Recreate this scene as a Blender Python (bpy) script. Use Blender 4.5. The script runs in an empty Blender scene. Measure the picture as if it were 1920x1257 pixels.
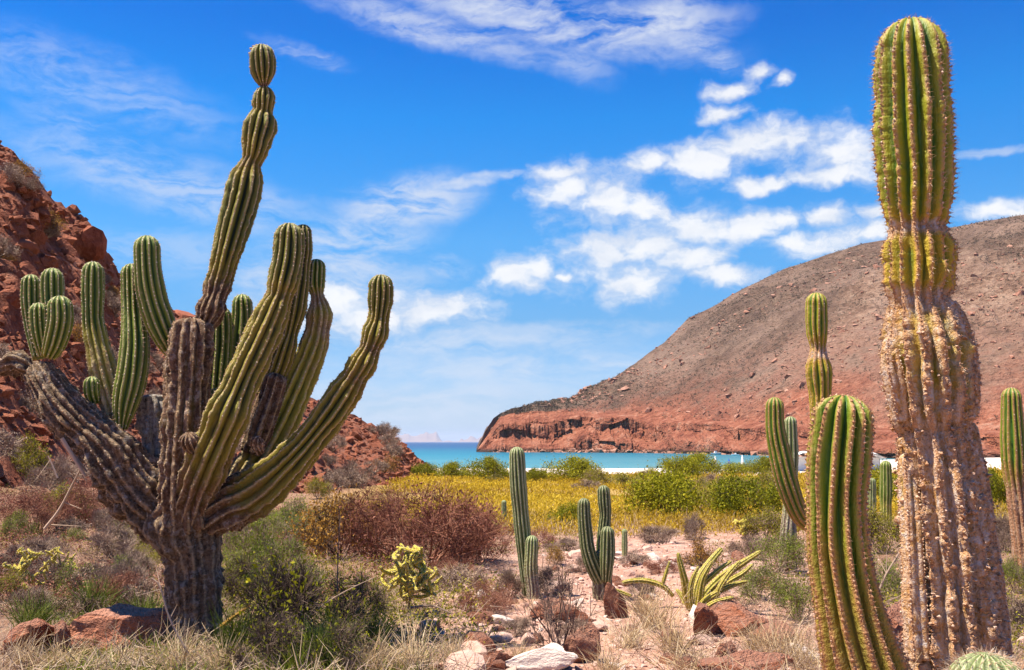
import bpy, bmesh, math, random
import numpy as np
from mathutils import Vector, Matrix

sc = bpy.context.scene
COL = sc.collection
R = math.radians

# ------------------------------------------------------------------ camera
F = 1867.0            # focal length in pixels of the 1920 wide frame
EYE = np.array([0.0, 0.0, 6.5])
PITCH = math.atan(200.5 / F)
cam_d = bpy.data.cameras.new("camera")
cam_d.sensor_width = 36.0
cam_d.lens = 36.0 * F / 1920.0
cam_d.clip_start = 0.1
cam_d.clip_end = 90000.0
cam = bpy.data.objects.new("camera", cam_d)
cam.location = EYE
cam.rotation_euler = (math.pi / 2 + PITCH, 0, 0)
COL.objects.link(cam)
sc.camera = cam

# ------------------------------------------------------------------ light
SUN_EL, SUN_AZ = R(68), R(-97)          # azimuth clockwise from +Y (view direction): left, a little behind the camera
sun_dir = Vector((math.sin(SUN_AZ) * math.cos(SUN_EL), math.cos(SUN_AZ) * math.cos(SUN_EL), math.sin(SUN_EL)))
sun_d = bpy.data.lights.new("sun", 'SUN')
sun_d.energy = 5.0
sun_d.angle = R(0.5)
sun_d.color = (1.0, 0.89, 0.71)
sun = bpy.data.objects.new("sun", sun_d)
sun.rotation_euler = (-sun_dir).to_track_quat('-Z', 'Y').to_euler()
COL.objects.link(sun)

sc.view_settings.view_transform = 'Standard'
sc.view_settings.look = 'None'
sc.view_settings.gamma = 1.0
sc.view_settings.use_curve_mapping = False
sc.view_settings.exposure = 1.15
sc.render.engine = 'CYCLES'
sc.cycles.use_denoising = True
sc.cycles.max_bounces = 6
sc.cycles.diffuse_bounces = 1
sc.cycles.glossy_bounces = 2
sc.cycles.transmission_bounces = 2
sc.cycles.transparent_max_bounces = 4
sc.cycles.volume_bounces = 1
sc.cycles.caustics_reflective = False
sc.cycles.caustics_refractive = False


def ray(u, v):
    cx, cy = (u - 960.0) / F, -(v - 628.5) / F
    cp, sp = math.cos(PITCH), math.sin(PITCH)
    return np.array([cx, cp - cy * sp, sp + cy * cp])


def P(u, v, d):
    r = ray(u, v)
    return EYE + r * (d / r[1])


def PX(v, d):
    """metres per pixel of the 1920 frame at horizontal distance d on row v"""
    return d / ray(960, v)[1] / F


# ------------------------------------------------------------------ node helpers
class NT:
    def __init__(self, tree):
        self.t = tree
        self.t.nodes.clear()

    def n(self, kind, **kw):
        nd = self.t.nodes.new(kind)
        for k, v in kw.items():
            setattr(nd, k, v)
        return nd

    def l(self, a, b):
        self.t.links.new(a, b)

    def put(self, sock, v):
        if v is None:
            return
        if hasattr(v, 'is_linked') or hasattr(v, 'links'):
            self.l(v, sock)
        else:
            if hasattr(sock, 'default_value') and not isinstance(sock.default_value, float) and isinstance(v, (tuple, list)) and len(v) == 3 and len(sock.default_value) == 4:
                v = (*v, 1.0)
            sock.default_value = v

    def m(self, op, a, b=None, c=None, clamp=False):
        nd = self.n('ShaderNodeMath', operation=op, use_clamp=clamp)
        for s, v in zip(nd.inputs, (a, b, c)):
            self.put(s, v)
        return nd.outputs[0]

    def vm(self, op, a, b=None, c=None):
        nd = self.n('ShaderNodeVectorMath', operation=op)
        for s, v in zip(nd.inputs, (a, b, c)):
            self.put(s, v)
        return nd.outputs['Value' if op in ('LENGTH', 'DOT_PRODUCT') else 'Vector']

    def noise2(self, *a, **k):
        return self.noise(*a, dims='2D', **k)

    def noise(self, vec, scale, detail=4, rough=0.55, dist=0.0, out='Fac', dims='3D'):
        nd = self.n('ShaderNodeTexNoise', noise_dimensions=dims)
        self.put(nd.inputs['Vector'], vec)
        nd.inputs['Scale'].default_value = scale
        nd.inputs['Detail'].default_value = detail
        nd.inputs['Roughness'].default_value = rough
        nd.inputs['Distortion'].default_value = dist
        return nd.outputs[out]

    def ss(self, x, lo, hi, a=0.0, b=1.0):
        nd = self.n('ShaderNodeMapRange', interpolation_type='SMOOTHSTEP')
        self.put(nd.inputs['Value'], x)
        self.put(nd.inputs['From Min'], lo)
        self.put(nd.inputs['From Max'], hi)
        self.put(nd.inputs['To Min'], a)
        self.put(nd.inputs['To Max'], b)
        return nd.outputs[0]

    def mix(self, f, a, b, mode='MIX'):
        nd = self.n('ShaderNodeMix', data_type='RGBA', blend_type=mode)
        self.put(nd.inputs[0], f)
        self.put(nd.inputs[6], a)
        self.put(nd.inputs[7], b)
        return nd.outputs[2]

    def ramp(self, x, stops, interp='LINEAR'):
        nd = self.n('ShaderNodeValToRGB')
        cr = nd.color_ramp
        cr.interpolation = interp
        while len(cr.elements) < len(stops):
            cr.elements.new(0.5)
        for e, (p, c) in zip(cr.elements, stops):
            e.position = p
            e.color = (*c, 1.0)
        self.put(nd.inputs[0], x)
        return nd.outputs[0]

    def bump(self, h, strength, dist, normal=None):
        nd = self.n('ShaderNodeBump')
        nd.inputs['Strength'].default_value = strength
        nd.inputs['Distance'].default_value = dist
        self.put(nd.inputs['Height'], h)
        if normal is not None:
            self.l(normal, nd.inputs['Normal'])
        return nd.outputs[0]

    def attr(self, name, out='Fac'):
        nd = self.n('ShaderNodeAttribute', attribute_name=name)
        return nd.outputs[out]


# ------------------------------------------------------------------ world: daylight sky with clouds
world = bpy.data.worlds.new("World")
sc.world = world
world.use_nodes = True
world.cycles.sampling_method = 'MANUAL'
world.cycles.sample_map_resolution = 256
w = NT(world.node_tree)
sky = w.n('ShaderNodeTexSky', sky_type='NISHITA')
sky.sun_disc = False
sky.sun_elevation = SUN_EL
sky.sun_rotation = SUN_AZ
sky.altitude = 0.0
sky.air_density = 1.0
sky.dust_density = 0.3
sky.ozone_density = 3.0
hsv = w.n('ShaderNodeHueSaturation')
hsv.inputs['Saturation'].default_value = 1.32
hsv.inputs['Value'].default_value = 1.0
w.l(sky.outputs[0], hsv.inputs['Color'])
SKY_STRENGTH = 0.0522
gen = w.n('ShaderNodeTexCoord').outputs['Generated']
sep = w.n('ShaderNodeSeparateXYZ')
w.l(gen, sep.inputs[0])
az = w.m('ARCTAN2', sep.outputs[0], sep.outputs[1])
hor = w.m('SQRT', w.m('ADD', w.m('MULTIPLY', sep.outputs[0], sep.outputs[0]), w.m('MULTIPLY', sep.outputs[1], sep.outputs[1])))
el = w.m('ARCTAN2', sep.outputs[2], hor)
comb = w.n('ShaderNodeCombineXYZ')
w.l(az, comb.inputs[0])
w.l(el, comb.inputs[1])
ae = comb.outputs[0]


def azel(u, v):
    r = ray(u, v)
    return math.atan2(r[0], r[1]), math.atan2(r[2], math.hypot(r[0], r[1]))


def blob(u, v, ru, rv, tilt=0.0):
    """soft ellipse of sky around one direction: 1 in the middle, 0 on the rim, below 0 outside"""
    a, e = azel(u, v)
    t = 12 * round(tilt / 12)
    ct, st = math.cos(R(t)), math.sin(R(t))
    if t not in TURNED:     # the sky coordinates turned by one of a few shared angles
        xx = w.vm('DOT_PRODUCT', WARP, (ct, st, 0)); yy = w.vm('DOT_PRODUCT', WARP, (-st, ct, 0))
        cb = w.n('ShaderNodeCombineXYZ'); w.l(xx, cb.inputs[0]); w.l(yy, cb.inputs[1])
        TURNED[t] = cb.outputs[0]
    x0, y0 = a * ct + e * st, -a * st + e * ct
    sx, sy = F / ru, F / rv
    return w.m('SUBTRACT', 1.0, w.vm('LENGTH', w.vm('MULTIPLY_ADD', TURNED[t], (sx, sy, 0), (-x0 * sx, -y0 * sy, 0))))


TURNED = {}
# domain warp gives the billowed edges
nz1 = w.noise2(ae, 26.0, 3, 0.6, out='Color')
WARP = w.vm('ADD', ae, w.vm('MULTIPLY', w.vm('SUBTRACT', nz1, (0.5, 0.5, 0.5)), (0.030, 0.017, 0.0)))

CUMULUS = [  # (u, v, radius u, radius v, tilt)
    (1060, 352, 80, 52, 4), (1130, 375, 110, 62, 0), (1205, 385, 60, 34, 5), (1050, 325, 66, 26, 0),
    (1220, 305, 60, 26, 6), (1300, 305, 105, 46, 4), (1390, 270, 100, 34, 3), (1490, 265, 120, 42, 0), (1590, 285, 110, 48, 0),
    (1560, 325, 80, 24, 2), (1400, 350, 45, 18, 0), (1455, 345, 40, 14, 0),
    (1130, 485, 115, 58, 12), (1210, 460, 110, 52, 0), (1190, 530, 90, 45, 8), (1300, 425, 105, 42, 0), (1400, 425, 100, 36, 4),
    (1290, 480, 90, 34, 0), (1470, 415, 50, 24, 0), (1370, 515, 80, 26, 0), (1480, 455, 60, 22, 0),
    (1560, 405, 66, 26, 0), (1650, 395, 60, 24, 0), (1570, 445, 90, 30, 8), (1640, 430, 60, 26, 0),
    (965, 512, 72, 36, 4), (1010, 505, 40, 24, 0), (1060, 517, 28, 12, 0),
    (800, 588, 125, 42, 0), (850, 575, 70, 34, 0), (700, 598, 120, 46, 4), (640, 570, 90, 55, 0), (720, 555, 70, 22, 0),
    (1365, 172, 46, 22, -5), (1350, 215, 58, 20, 8), (1425, 135, 36, 14, 0), (1470, 150, 22, 12, 25),
    (1870, 390, 66, 22, 5), (1900, 400, 50, 18, 0), (500, 610, 90, 40, 0), (1700, 330, 60, 30, 0),
]
mass = None
for b in CUMULUS:
    g = blob(*b)
    if mass is None:
        mass = g
    else:
        nd = w.n('ShaderNodeMath', operation='SMOOTH_MAX')
        w.l(mass, nd.inputs[0]); w.l(g, nd.inputs[1]); nd.inputs[2].default_value = 0.18
        mass = nd.outputs[0]
# the same kind of scattered small cumulus goes on around the whole horizon
lump = w.noise2(w.vm('MULTIPLY', ae, (1.0, 2.2, 1.0)), 4.3, 3, 0.5)
band = w.m('MULTIPLY', w.ss(el, 0.06, 0.14), w.ss(el, 0.5, 0.3))
far_mass = w.m('SUBTRACT', w.m('MULTIPLY', w.m('SUBTRACT', lump, 0.62), 4.0), w.m('MULTIPLY', w.m('SUBTRACT', 1.0, band), 3.0))
behind = w.ss(w.m('ABSOLUTE', az), 0.50, 0.70)
far_mass = w.m('SUBTRACT', far_mass, w.m('MULTIPLY', w.m('SUBTRACT', 1.0, behind), 3.0))
mass = w.m('MAXIMUM', mass, far_mass)
puff = w.noise2(w.vm('MULTIPLY', WARP, (1.0, 1.7, 1.0)), 22.0, 6, 0.62)
dens = w.ss(w.m('ADD', mass, w.m('MULTIPLY', w.m('SUBTRACT', puff, 0.47), 1.9)), -0.22, 0.95)

# thin cirrus: streaky noise under broad soft ellipses
CIRRUS = [(1000, 30, 470, 70, -9, 0.95), (820, 60, 330, 42, -10, .8), (1200, 45, 240, 60, -4, 1.0), (1310, 85, 120, 40, -25, .8), (1060, 105, 130, 50, -30, .5),
          (180, 160, 330, 85, -14, .42), (330, 350, 420, 75, -10, .62), (250, 300, 300, 60, -22, .45), (760, 385, 190, 75, 14, .95), (640, 460, 240, 80, 12, .8),
          (860, 345, 150, 20, 11, .95), (950, 328, 70, 11, 9, .9), (620, 545, 270, 115, 0, 1.0), (850, 640, 440, 46, 0, .75), (1050, 690, 640, 60, 0, .7),
          (780, 745, 520, 80, 0, .62), (1860, 285, 110, 12, 4, .6), (570, 100, 130, 22, -12, .6), (1000, 620, 400, 26, 3, .55), (300, 470, 260, 60, 0, .4), (840, 500, 60, 28, 0, .8)]
streak = w.noise2(w.vm('MULTIPLY', WARP, (1.0, 4.5, 1.0)), 9.0, 6, 0.62, 0.6)
fine = w.noise2(w.vm('MULTIPLY', ae, (1.0, 2.5, 1.0)), 40.0, 4, 0.6)
thin = None
for (u, v, ru, rv, t, k) in CIRRUS:
    g = w.m('MULTIPLY', w.ss(blob(u, v, ru, rv, t), 0.0, 0.75), k)
    thin = g if thin is None else w.m('MAXIMUM', thin, g)
# outside the frame the cirrus carries on at the same loose cover
veil = w.m('MULTIPLY', w.m('MULTIPLY', w.ss(w.noise2(w.vm('MULTIPLY', ae, (1.0, 2.0, 1.0)), 2.2, 2, 0.5), 0.5, 0.75), 0.6), w.m('MAXIMUM', behind, w.ss(el, 0.47, 0.6)))
thin = w.m('MAXIMUM', thin, veil)
thin = w.m('MULTIPLY', thin, w.ss(w.m('ADD', w.m('MULTIPLY', streak, 0.75), w.m('MULTIPLY', fine, 0.25)), 0.30, 0.66))
tint = w.ramp(w.m('MULTIPLY', el, 2.0, clamp=True), [(0.0, (.32, .45, .80)), (0.09, (.40, .46, .68)), (0.24, (.33, .48, .62)), (0.40, (.36, .62, .74)), (0.64, (.09, .60, .84)), (0.80, (.02, .46, .80)), (1.0, (.02, .42, .76))])
skycol = w.vm('SCALE', w.vm('MULTIPLY', hsv.outputs[0], tint))
skycol.node.inputs['Scale'].default_value = SKY_STRENGTH * 2.0
cover = w.m('MAXIMUM', w.m('MULTIPLY', dens, 0.94), w.m('MULTIPLY', thin, 0.86))
shade = w.noise2(w.vm('MULTIPLY', WARP, (1.0, 2.0, 1.0)), 16.0, 3, 0.5)
white = w.mix(w.ss(w.m('ADD', w.m('MULTIPLY', shade, .6), w.m('MULTIPLY', dens, .4)), 0.45, 0.78), (0.335, 0.36, 0.41), (0.45, 0.45, 0.455))
final = w.mix(cover, skycol, white)
bg = w.n('ShaderNodeBackground')
w.l(final, bg.inputs[0])
bg.inputs[1].default_value = 1.0
wo = w.n('ShaderNodeOutputWorld')
w.l(bg.outputs[0], wo.inputs[0])

# ================================================================== mesh helpers
rng = np.random.default_rng(7)
random.seed(7)


def link(o, parent=None):
    COL.objects.link(o)
    if parent is not None:
        o.parent = parent
    return o


def mesh(name, V, faces, mats, attrs=None, smooth=False, mat_idx=None):
    """one mesh from numpy arrays; faces: list of (M,3) / (M,4) index arrays"""
    me = bpy.data.meshes.new(name)
    V = np.asarray(V, dtype=np.float32)
    faces = [np.asarray(f, dtype=np.int32) for f in faces if len(f)]
    me.vertices.add(len(V))
    me.vertices.foreach_set('co', V.ravel())
    loops = np.concatenate([f.ravel() for f in faces])
    tot = np.concatenate([np.full(len(f), f.shape[1], np.int32) for f in faces])
    start = np.concatenate([[0], np.cumsum(tot)[:-1]]).astype(np.int32)
    me.loops.add(len(loops))
    me.loops.foreach_set('vertex_index', loops)
    me.polygons.add(len(tot))
    me.polygons.foreach_set('loop_start', start)
    try:
        me.polygons.foreach_set('loop_total', tot)
    except Exception:
        pass
    me.polygons.foreach_set('use_smooth', np.full(len(tot), bool(smooth)))
    if mat_idx is not None:
        me.polygons.foreach_set('material_index', np.asarray(mat_idx, np.int32))
    for k, a in (attrs or {}).items():
        at = me.attributes.new(k, 'FLOAT', 'POINT')
        at.data.foreach_set('value', np.asarray(a, np.float32))
    for m in (mats if isinstance(mats, (list, tuple)) else [mats]):
        me.materials.append(m)
    me.update(calc_edges=True)
    me.validate()
    return me


def obj(name, me, parent=None, label=None, cat=None, group=None, kind=None, loc=None):
    o = bpy.data.objects.new(name, me)
    link(o, parent)
    if loc is not None:
        o.location = loc
    tag(o, label, cat, group, kind)
    return o


def tag(o, label=None, cat=None, group=None, kind=None):
    if label: o['label'] = label
    if cat: o['category'] = cat
    if group: o['group'] = group
    if kind: o['kind'] = kind
    return o


def hash3(ix, iy, iz, seed):
    h = (ix.astype(np.int64) * 374761393 + iy.astype(np.int64) * 668265263 + iz.astype(np.int64) * 2147483647 + seed * 974634777) & 0xFFFFFFFF
    h = ((h ^ (h >> 13)) * 1274126177) & 0xFFFFFFFF
    h = ((h ^ (h >> 16)) * 2246822519) & 0xFFFFFFFF
    return ((h ^ (h >> 15)) & 0xFFFFFF) / float(0xFFFFFF)


def vnoise(x, y, z=0.0, seed=0):
    """smooth value noise in -1..1, vectorised"""
    x, y, z = np.broadcast_arrays(np.asarray(x, float), np.asarray(y, float), np.asarray(z, float))
    ix, iy, iz = np.floor(x), np.floor(y), np.floor(z)
    fx, fy, fz = x - ix, y - iy, z - iz
    fx, fy, fz = fx * fx * (3 - 2 * fx), fy * fy * (3 - 2 * fy), fz * fz * (3 - 2 * fz)
    r = 0
    for dx in (0, 1):
        for dy in (0, 1):
            for dz in (0, 1):
                r = r + hash3(ix + dx, iy + dy, iz + dz, seed) * (fx if dx else 1 - fx) * (fy if dy else 1 - fy) * (fz if dz else 1 - fz)
    return r * 2 - 1


def fbm(x, y, z=0.0, octaves=4, seed=0, gain=0.5):
    r, a = 0, 1.0
    for o in range(octaves):
        k = 2.03 ** o
        r = r + a * vnoise(np.asarray(x) * k + 17.3 * o, np.asarray(y) * k - 9.1 * o, np.asarray(z) * k + 4.7 * o, seed + o)
        a *= gain
    return r


def sstep(a, b, x):
    t = np.clip((x - a) / (b - a), 0, 1)
    return t * t * (3 - 2 * t)


def norm(v):
    return v / np.maximum(np.linalg.norm(v, axis=-1, keepdims=True), 1e-9)


def grid_faces(nr, ncol, wrap=False):
    r = np.arange(nr - 1)[:, None]
    c = np.arange(ncol if wrap else ncol - 1)[None, :]
    c2 = (c + 1) % ncol
    return np.stack([r * ncol + c, r * ncol + c2, (r + 1) * ncol + c2, (r + 1) * ncol + c], -1).reshape(-1, 4)


def sticks(p0, p1, r0, r1, sides=3):
    """tapered thin rods, one per row; returns V, quads"""
    p0, p1 = np.asarray(p0, float), np.asarray(p1, float)
    n = len(p0)
    ax = norm(p1 - p0)
    ref = np.where(np.abs(ax[:, 2:3]) > 0.9, np.array([[1.0, 0, 0]]), np.array([[0, 0, 1.0]]))
    e1 = norm(np.cross(ax, ref)); e2 = np.cross(ax, e1)
    ang = np.arange(sides) * 2 * math.pi / sides
    ring = e1[:, None, :] * np.cos(ang)[None, :, None] + e2[:, None, :] * np.sin(ang)[None, :, None]
    a = p0[:, None, :] + ring * np.asarray(r0).reshape(-1, 1, 1)
    b = p1[:, None, :] + ring * np.asarray(r1).reshape(-1, 1, 1)
    V = np.concatenate([a, b], 1).reshape(-1, 3)
    base = (np.arange(n) * 2 * sides)[:, None]
    k = np.arange(sides)[None, :]
    k2 = (k + 1) % sides
    Q = np.stack([base + k, base + k2, base + sides + k2, base + sides + k], -1).reshape(-1, 4)
    return V, Q


def leaves(c, size, up=0.35, aspect=0.5, rg=rng, axis=None):
    """one small folded diamond leaf per centre; returns V, quads"""
    n = len(c)
    a = norm(rg.normal(size=(n, 3)) + np.array([0, 0, up])) if axis is None else axis
    b = norm(np.cross(a, rg.normal(size=(n, 3))))
    s = np.broadcast_to(np.asarray(size, float), (n,))[:, None]
    V = np.stack([c - a * s, c + b * s * aspect, c + a * s, c - b * s * aspect], 1).reshape(-1, 3)
    Q = np.arange(4 * n).reshape(-1, 4)
    return V, Q


def blades(base, tip, width, rg=rng, droop=0.25):
    """grass blades: two-segment tapering strips with a bend; V, faces"""
    n = len(base)
    d = tip - base
    L = np.linalg.norm(d, axis=1, keepdims=True)
    side = norm(np.cross(d, rg.normal(size=(n, 3)))) * np.asarray(width).reshape(-1, 1)
    mid = base + d * 0.55 + np.array([0, 0, 1.0]) * L * droop * 0.5
    V = np.stack([base - side, base + side, mid + side * .7, mid - side * .7, tip], 1).reshape(-1, 3)
    b = (np.arange(n) * 5)[:, None]
    Q = b + np.array([[0, 1, 2, 3]])
    T = b + np.array([[3, 2, 4]])
    return V, Q, T


def rock_mesh(name, seed, mat, sub=2, rough=0.12, flat=0.75, cuts=9, smooth=False):
    """angular boulder about 1 m across: an icosphere trimmed by random planes, then roughened"""
    rg = np.random.default_rng(seed)
    bm = bmesh.new()
    bmesh.ops.create_icosphere(bm, subdivisions=sub, radius=0.62)
    V = np.array([v.co[:] for v in bm.verts])
    for _ in range(cuts):
        nrm = norm(rg.normal(size=3)); dd = rg.uniform(0.26, 0.46)
        h = V @ nrm - dd
        V = V - np.where(h > 0, h, 0)[:, None] * nrm
    V *= np.array([rg.uniform(.85, 1.25), rg.uniform(.75, 1.1), flat * rg.uniform(.85, 1.15)])
    if rough:
        n1 = fbm(V[:, 0] * 3 + seed, V[:, 1] * 3, V[:, 2] * 3, 3, seed)
        V *= (1 + rough * n1)[:, None]
    Fc = np.array([[v.index for v in f.verts] for f in bm.faces])
    bm.free()
    return mesh(name, V, [Fc], mat, smooth=smooth)


# ================================================================== materials
def material(name, build):
    m = bpy.data.materials.new(name)
    m.use_nodes = True
    t = NT(m.node_tree)
    bsdf = t.n('ShaderNodeBsdfPrincipled')
    out = t.n('ShaderNodeOutputMaterial')
    t.l(bsdf.outputs[0], out.inputs[0])
    bsdf.inputs['Roughness'].default_value = 0.9
    bsdf.inputs['Specular IOR Level'].default_value = 0.2
    build(t, bsdf)
    return m


def position(t):
    return t.n('ShaderNodeNewGeometry').outputs['Position']


def objco(t):
    return t.n('ShaderNodeTexCoord').outputs['Object']


def orand(t):
    return t.n('ShaderNodeObjectInfo').outputs['Random']


def rock_mat(name, c_dark, c_mid, c_lite, c_dust, scale=2.0, world=False, bump=0.5, dust=0.55):
    def b(t, s):
        p = position(t) if world else t.vm('ADD', objco(t), t.vm('SCALE', (37.0, 19.0, 11.0), None))
        if not world:
            rr = orand(t)
            off = t.n('ShaderNodeCombineXYZ')
            t.l(t.m('MULTIPLY', rr, 31.0), off.inputs[0]); t.l(t.m('MULTIPLY', rr, 57.0), off.inputs[1])
            p = t.vm('ADD', objco(t), off.outputs[0])
        n1 = t.noise(p, scale, 5, 0.62)
        n2 = t.noise(p, scale * 5.5, 4, 0.65)
        col = t.ramp(t.m('ADD', t.m('MULTIPLY', n1, .65), t.m('MULTIPLY', n2, .35)), [(0.30, c_dark), (0.47, c_mid), (0.64, c_lite)])
        if not world:
            col = t.mix(t.m('MULTIPLY', orand(t), 0.55), col, c_dust)
        n3 = t.noise(p, scale * 1.6, 3, 0.6)
        nz = t.n('ShaderNodeSeparateXYZ'); t.l(t.n('ShaderNodeNewGeometry').outputs['Normal'], nz.inputs[0])
        fac = t.m('MULTIPLY', t.ss(t.m('ADD', nz.outputs[2], t.m('MULTIPLY', t.m('SUBTRACT', n3, .5), 1.2)), 0.45, 1.0), dust)
        col = t.mix(fac, col, c_dust)
        t.l(col, s.inputs['Base Color'])
        t.l(t.bump(t.m('ADD', t.m('MULTIPLY', n1, .5), n2), bump, 0.35 / scale), s.inputs['Normal'])
    return material(name, b)


ROCK = rock_mat('red_boulder_rock', (.13, .030, .014), (.37, .115, .055), (.50, .215, .13), (.50, .27, .195), 2.2, bump=1.0)
HILLROCK = rock_mat('hillside_rock', (.055, .014, .008), (.19, .046, .022), (.33, .105, .055), (.34, .13, .075), 1.3, dust=.4, bump=1.0)
PINKROCK = rock_mat('pink_stone', (.30, .13, .09), (.46, .25, .185), (.58, .38, .31), (.60, .42, .35), 3.0)
PALEROCK = rock_mat('pale_stone', (.38, .25, .20), (.55, .42, .36), (.68, .57, .50), (.70, .60, .54), 3.0)
HILLSKIN = rock_mat('hillside_ground', (.07, .019, .010), (.22, .060, .029), (.34, .120, .065), (.35, .165, .105), 0.8, world=True, dust=.6, bump=1.0)


def ground_build(t, s):
    p = position(t)
    n1 = t.noise(p, 0.22, 4, 0.6)
    n2 = t.noise(p, 2.3, 5, 0.65)
    n3 = t.noise(p, 22.0, 3, 0.7)
    col = t.ramp(t.m('ADD', t.m('MULTIPLY', n2, .6), t.m('MULTIPLY', n3, .4)), [(0.30, (.24, .115, .075)), (0.46, (.40, .225, .165)), (0.60, (.52, .345, .275)), (.72, (.60, .46, .39))])
    sx = t.n('ShaderNodeSeparateXYZ'); t.l(p, sx.inputs[0])
    wash = t.m('ABSOLUTE', t.m('SUBTRACT', t.m('ADD', sx.outputs[0], .9), t.m('MULTIPLY', sx.outputs[1], 0.17)))
    soil = t.ss(t.m('ADD', wash, t.m('MULTIPLY', t.m('SUBTRACT', n1, .5), 4.0)), 1.6, 4.2)
    col = t.mix(t.m('MULTIPLY', soil, 0.75), col, t.mix(n2, (.13, .062, .036), (.28, .165, .095)))
    field = t.m('MULTIPLY', t.m('MULTIPLY', t.ss(sx.outputs[1], 24.0, 34.0), 0.85), t.ss(t.m('ADD', sx.outputs[0], t.m('MULTIPLY', sx.outputs[1], .1)), -6.0, -2.0))
    col = t.mix(field, col, t.mix(n2, (.30, .19, .05), (.42, .30, .09)))
    t.l(col, s.inputs['Base Color'])
    vor = t.n('ShaderNodeTexVoronoi'); t.l(p, vor.inputs['Vector']); vor.inputs['Scale'].default_value = 16.0
    t.l(t.bump(t.m('ADD', t.m('MULTIPLY', n2, 1.2), t.m('SUBTRACT', n3, t.m('MULTIPLY', vor.outputs['Distance'], .6))), 0.9, 0.05), s.inputs['Normal'])


GROUND = material('wash_gravel', ground_build)


def sand_build(t, s):
    p = position(t)
    n = t.noise(p, 0.6, 4, 0.6)
    t.l(t.mix(n, (.62, .52, .46), (.74, .66, .60)), s.inputs['Base Color'])
    t.l(t.bump(t.noise(p, 3.0, 4, 0.6), 0.5, 0.1), s.inputs['Normal'])


SAND = material('white_sand', sand_build)


def sea_build(t, s):
    p = position(t)
    sx = t.n('ShaderNodeSeparateXYZ'); t.l(p, sx.inputs[0])
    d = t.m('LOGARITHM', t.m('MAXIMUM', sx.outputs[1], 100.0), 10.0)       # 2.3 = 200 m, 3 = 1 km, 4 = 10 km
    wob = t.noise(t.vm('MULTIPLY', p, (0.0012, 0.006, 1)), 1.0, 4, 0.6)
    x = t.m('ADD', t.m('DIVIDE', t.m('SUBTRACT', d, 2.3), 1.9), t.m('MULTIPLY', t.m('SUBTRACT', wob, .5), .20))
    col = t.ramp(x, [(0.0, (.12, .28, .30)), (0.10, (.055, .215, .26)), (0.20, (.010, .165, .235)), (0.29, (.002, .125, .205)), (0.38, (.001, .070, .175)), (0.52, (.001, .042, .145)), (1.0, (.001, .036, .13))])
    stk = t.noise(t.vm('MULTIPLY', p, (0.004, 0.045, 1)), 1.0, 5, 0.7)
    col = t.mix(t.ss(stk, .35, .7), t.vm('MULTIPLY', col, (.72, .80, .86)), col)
    t.l(col, s.inputs['Base Color'])
    s.inputs['Roughness'].default_value = 0.28
    s.inputs['IOR'].default_value = 1.33
    s.inputs['Specular IOR Level'].default_value = 0.07
    h = t.m('ADD', t.noise(t.vm('MULTIPLY', p, (0.25, 0.6, 1)), 1.0, 4, 0.6), t.m('MULTIPLY', t.noise(p, 0.06, 3), 1.5))
    t.l(t.bump(h, 0.55, 0.5), s.inputs['Normal'])


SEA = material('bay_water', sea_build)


def headland_build(t, s):
    p = position(t)
    cliff = t.attr('cliff')
    n0 = t.noise(p, 0.012, 4, 0.6)
    n1 = t.noise(p, 0.06, 5, 0.65)
    n2 = t.noise(p, 0.35, 4, 0.7)
    slope = t.ramp(t.m('ADD', t.m('MULTIPLY', n1, .55), t.m('MULTIPLY', n2, .45)), [(0.36, (.10, .054, .036)), (0.46, (.205, .118, .080)), (0.56, (.31, .20, .143)), (.68, (.43, .30, .225))])
    slope = t.mix(t.m('MULTIPLY', t.ss(t.attr('dark'), 0.1, 0.75), t.ss(n1, .30, .62, 1.0, .62)), slope, t.mix(n2, (.060, .036, .026), (.165, .102, .074)))
    slope = t.mix(t.m('MULTIPLY', t.ss(n0, .44, .60), .45), slope, t.mix(n2, (.22, .135, .10), (.42, .29, .225)))
    slope = t.mix(t.m('MULTIPLY', t.attr('redband'), t.ss(n1, .35, .6)), slope, (.21, .078, .050))
    st = t.noise(t.vm('MULTIPLY', p, (0.10, 0.10, 0.03)), 1.0, 5, 0.7)
    red = t.ramp(t.m('ADD', t.m('MULTIPLY', st, .6), t.m('MULTIPLY', n2, .4)), [(0.33, (.075, .022, .013)), (0.43, (.21, .064, .036)), (0.54, (.34, .125, .072)), (.66, (.45, .24, .165))])
    col = t.mix(cliff, slope, red)
    wet = t.n('ShaderNodeSeparateXYZ'); t.l(p, wet.inputs[0])
    col = t.mix(t.ss(wet.outputs[2], 3.0, 0.8), col, (.055, .03, .024))       # tide-wet foot of the rock
    t.l(col, s.inputs['Base Color'])
    t.l(t.bump(t.m('ADD', t.m('MULTIPLY', n1, 2.0), n2), 1.0, 4.5), s.inputs['Normal'])


HEADLAND = material('headland_rock', headland_build)


def island_build(t, s):
    n = t.noise(position(t), 0.002, 4, 0.6)
    t.l(t.mix(n, (.16, .10, .07), (.28, .19, .14)), s.inputs['Base Color'])


ISLAND = material('far_island_rock', island_build)


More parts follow.
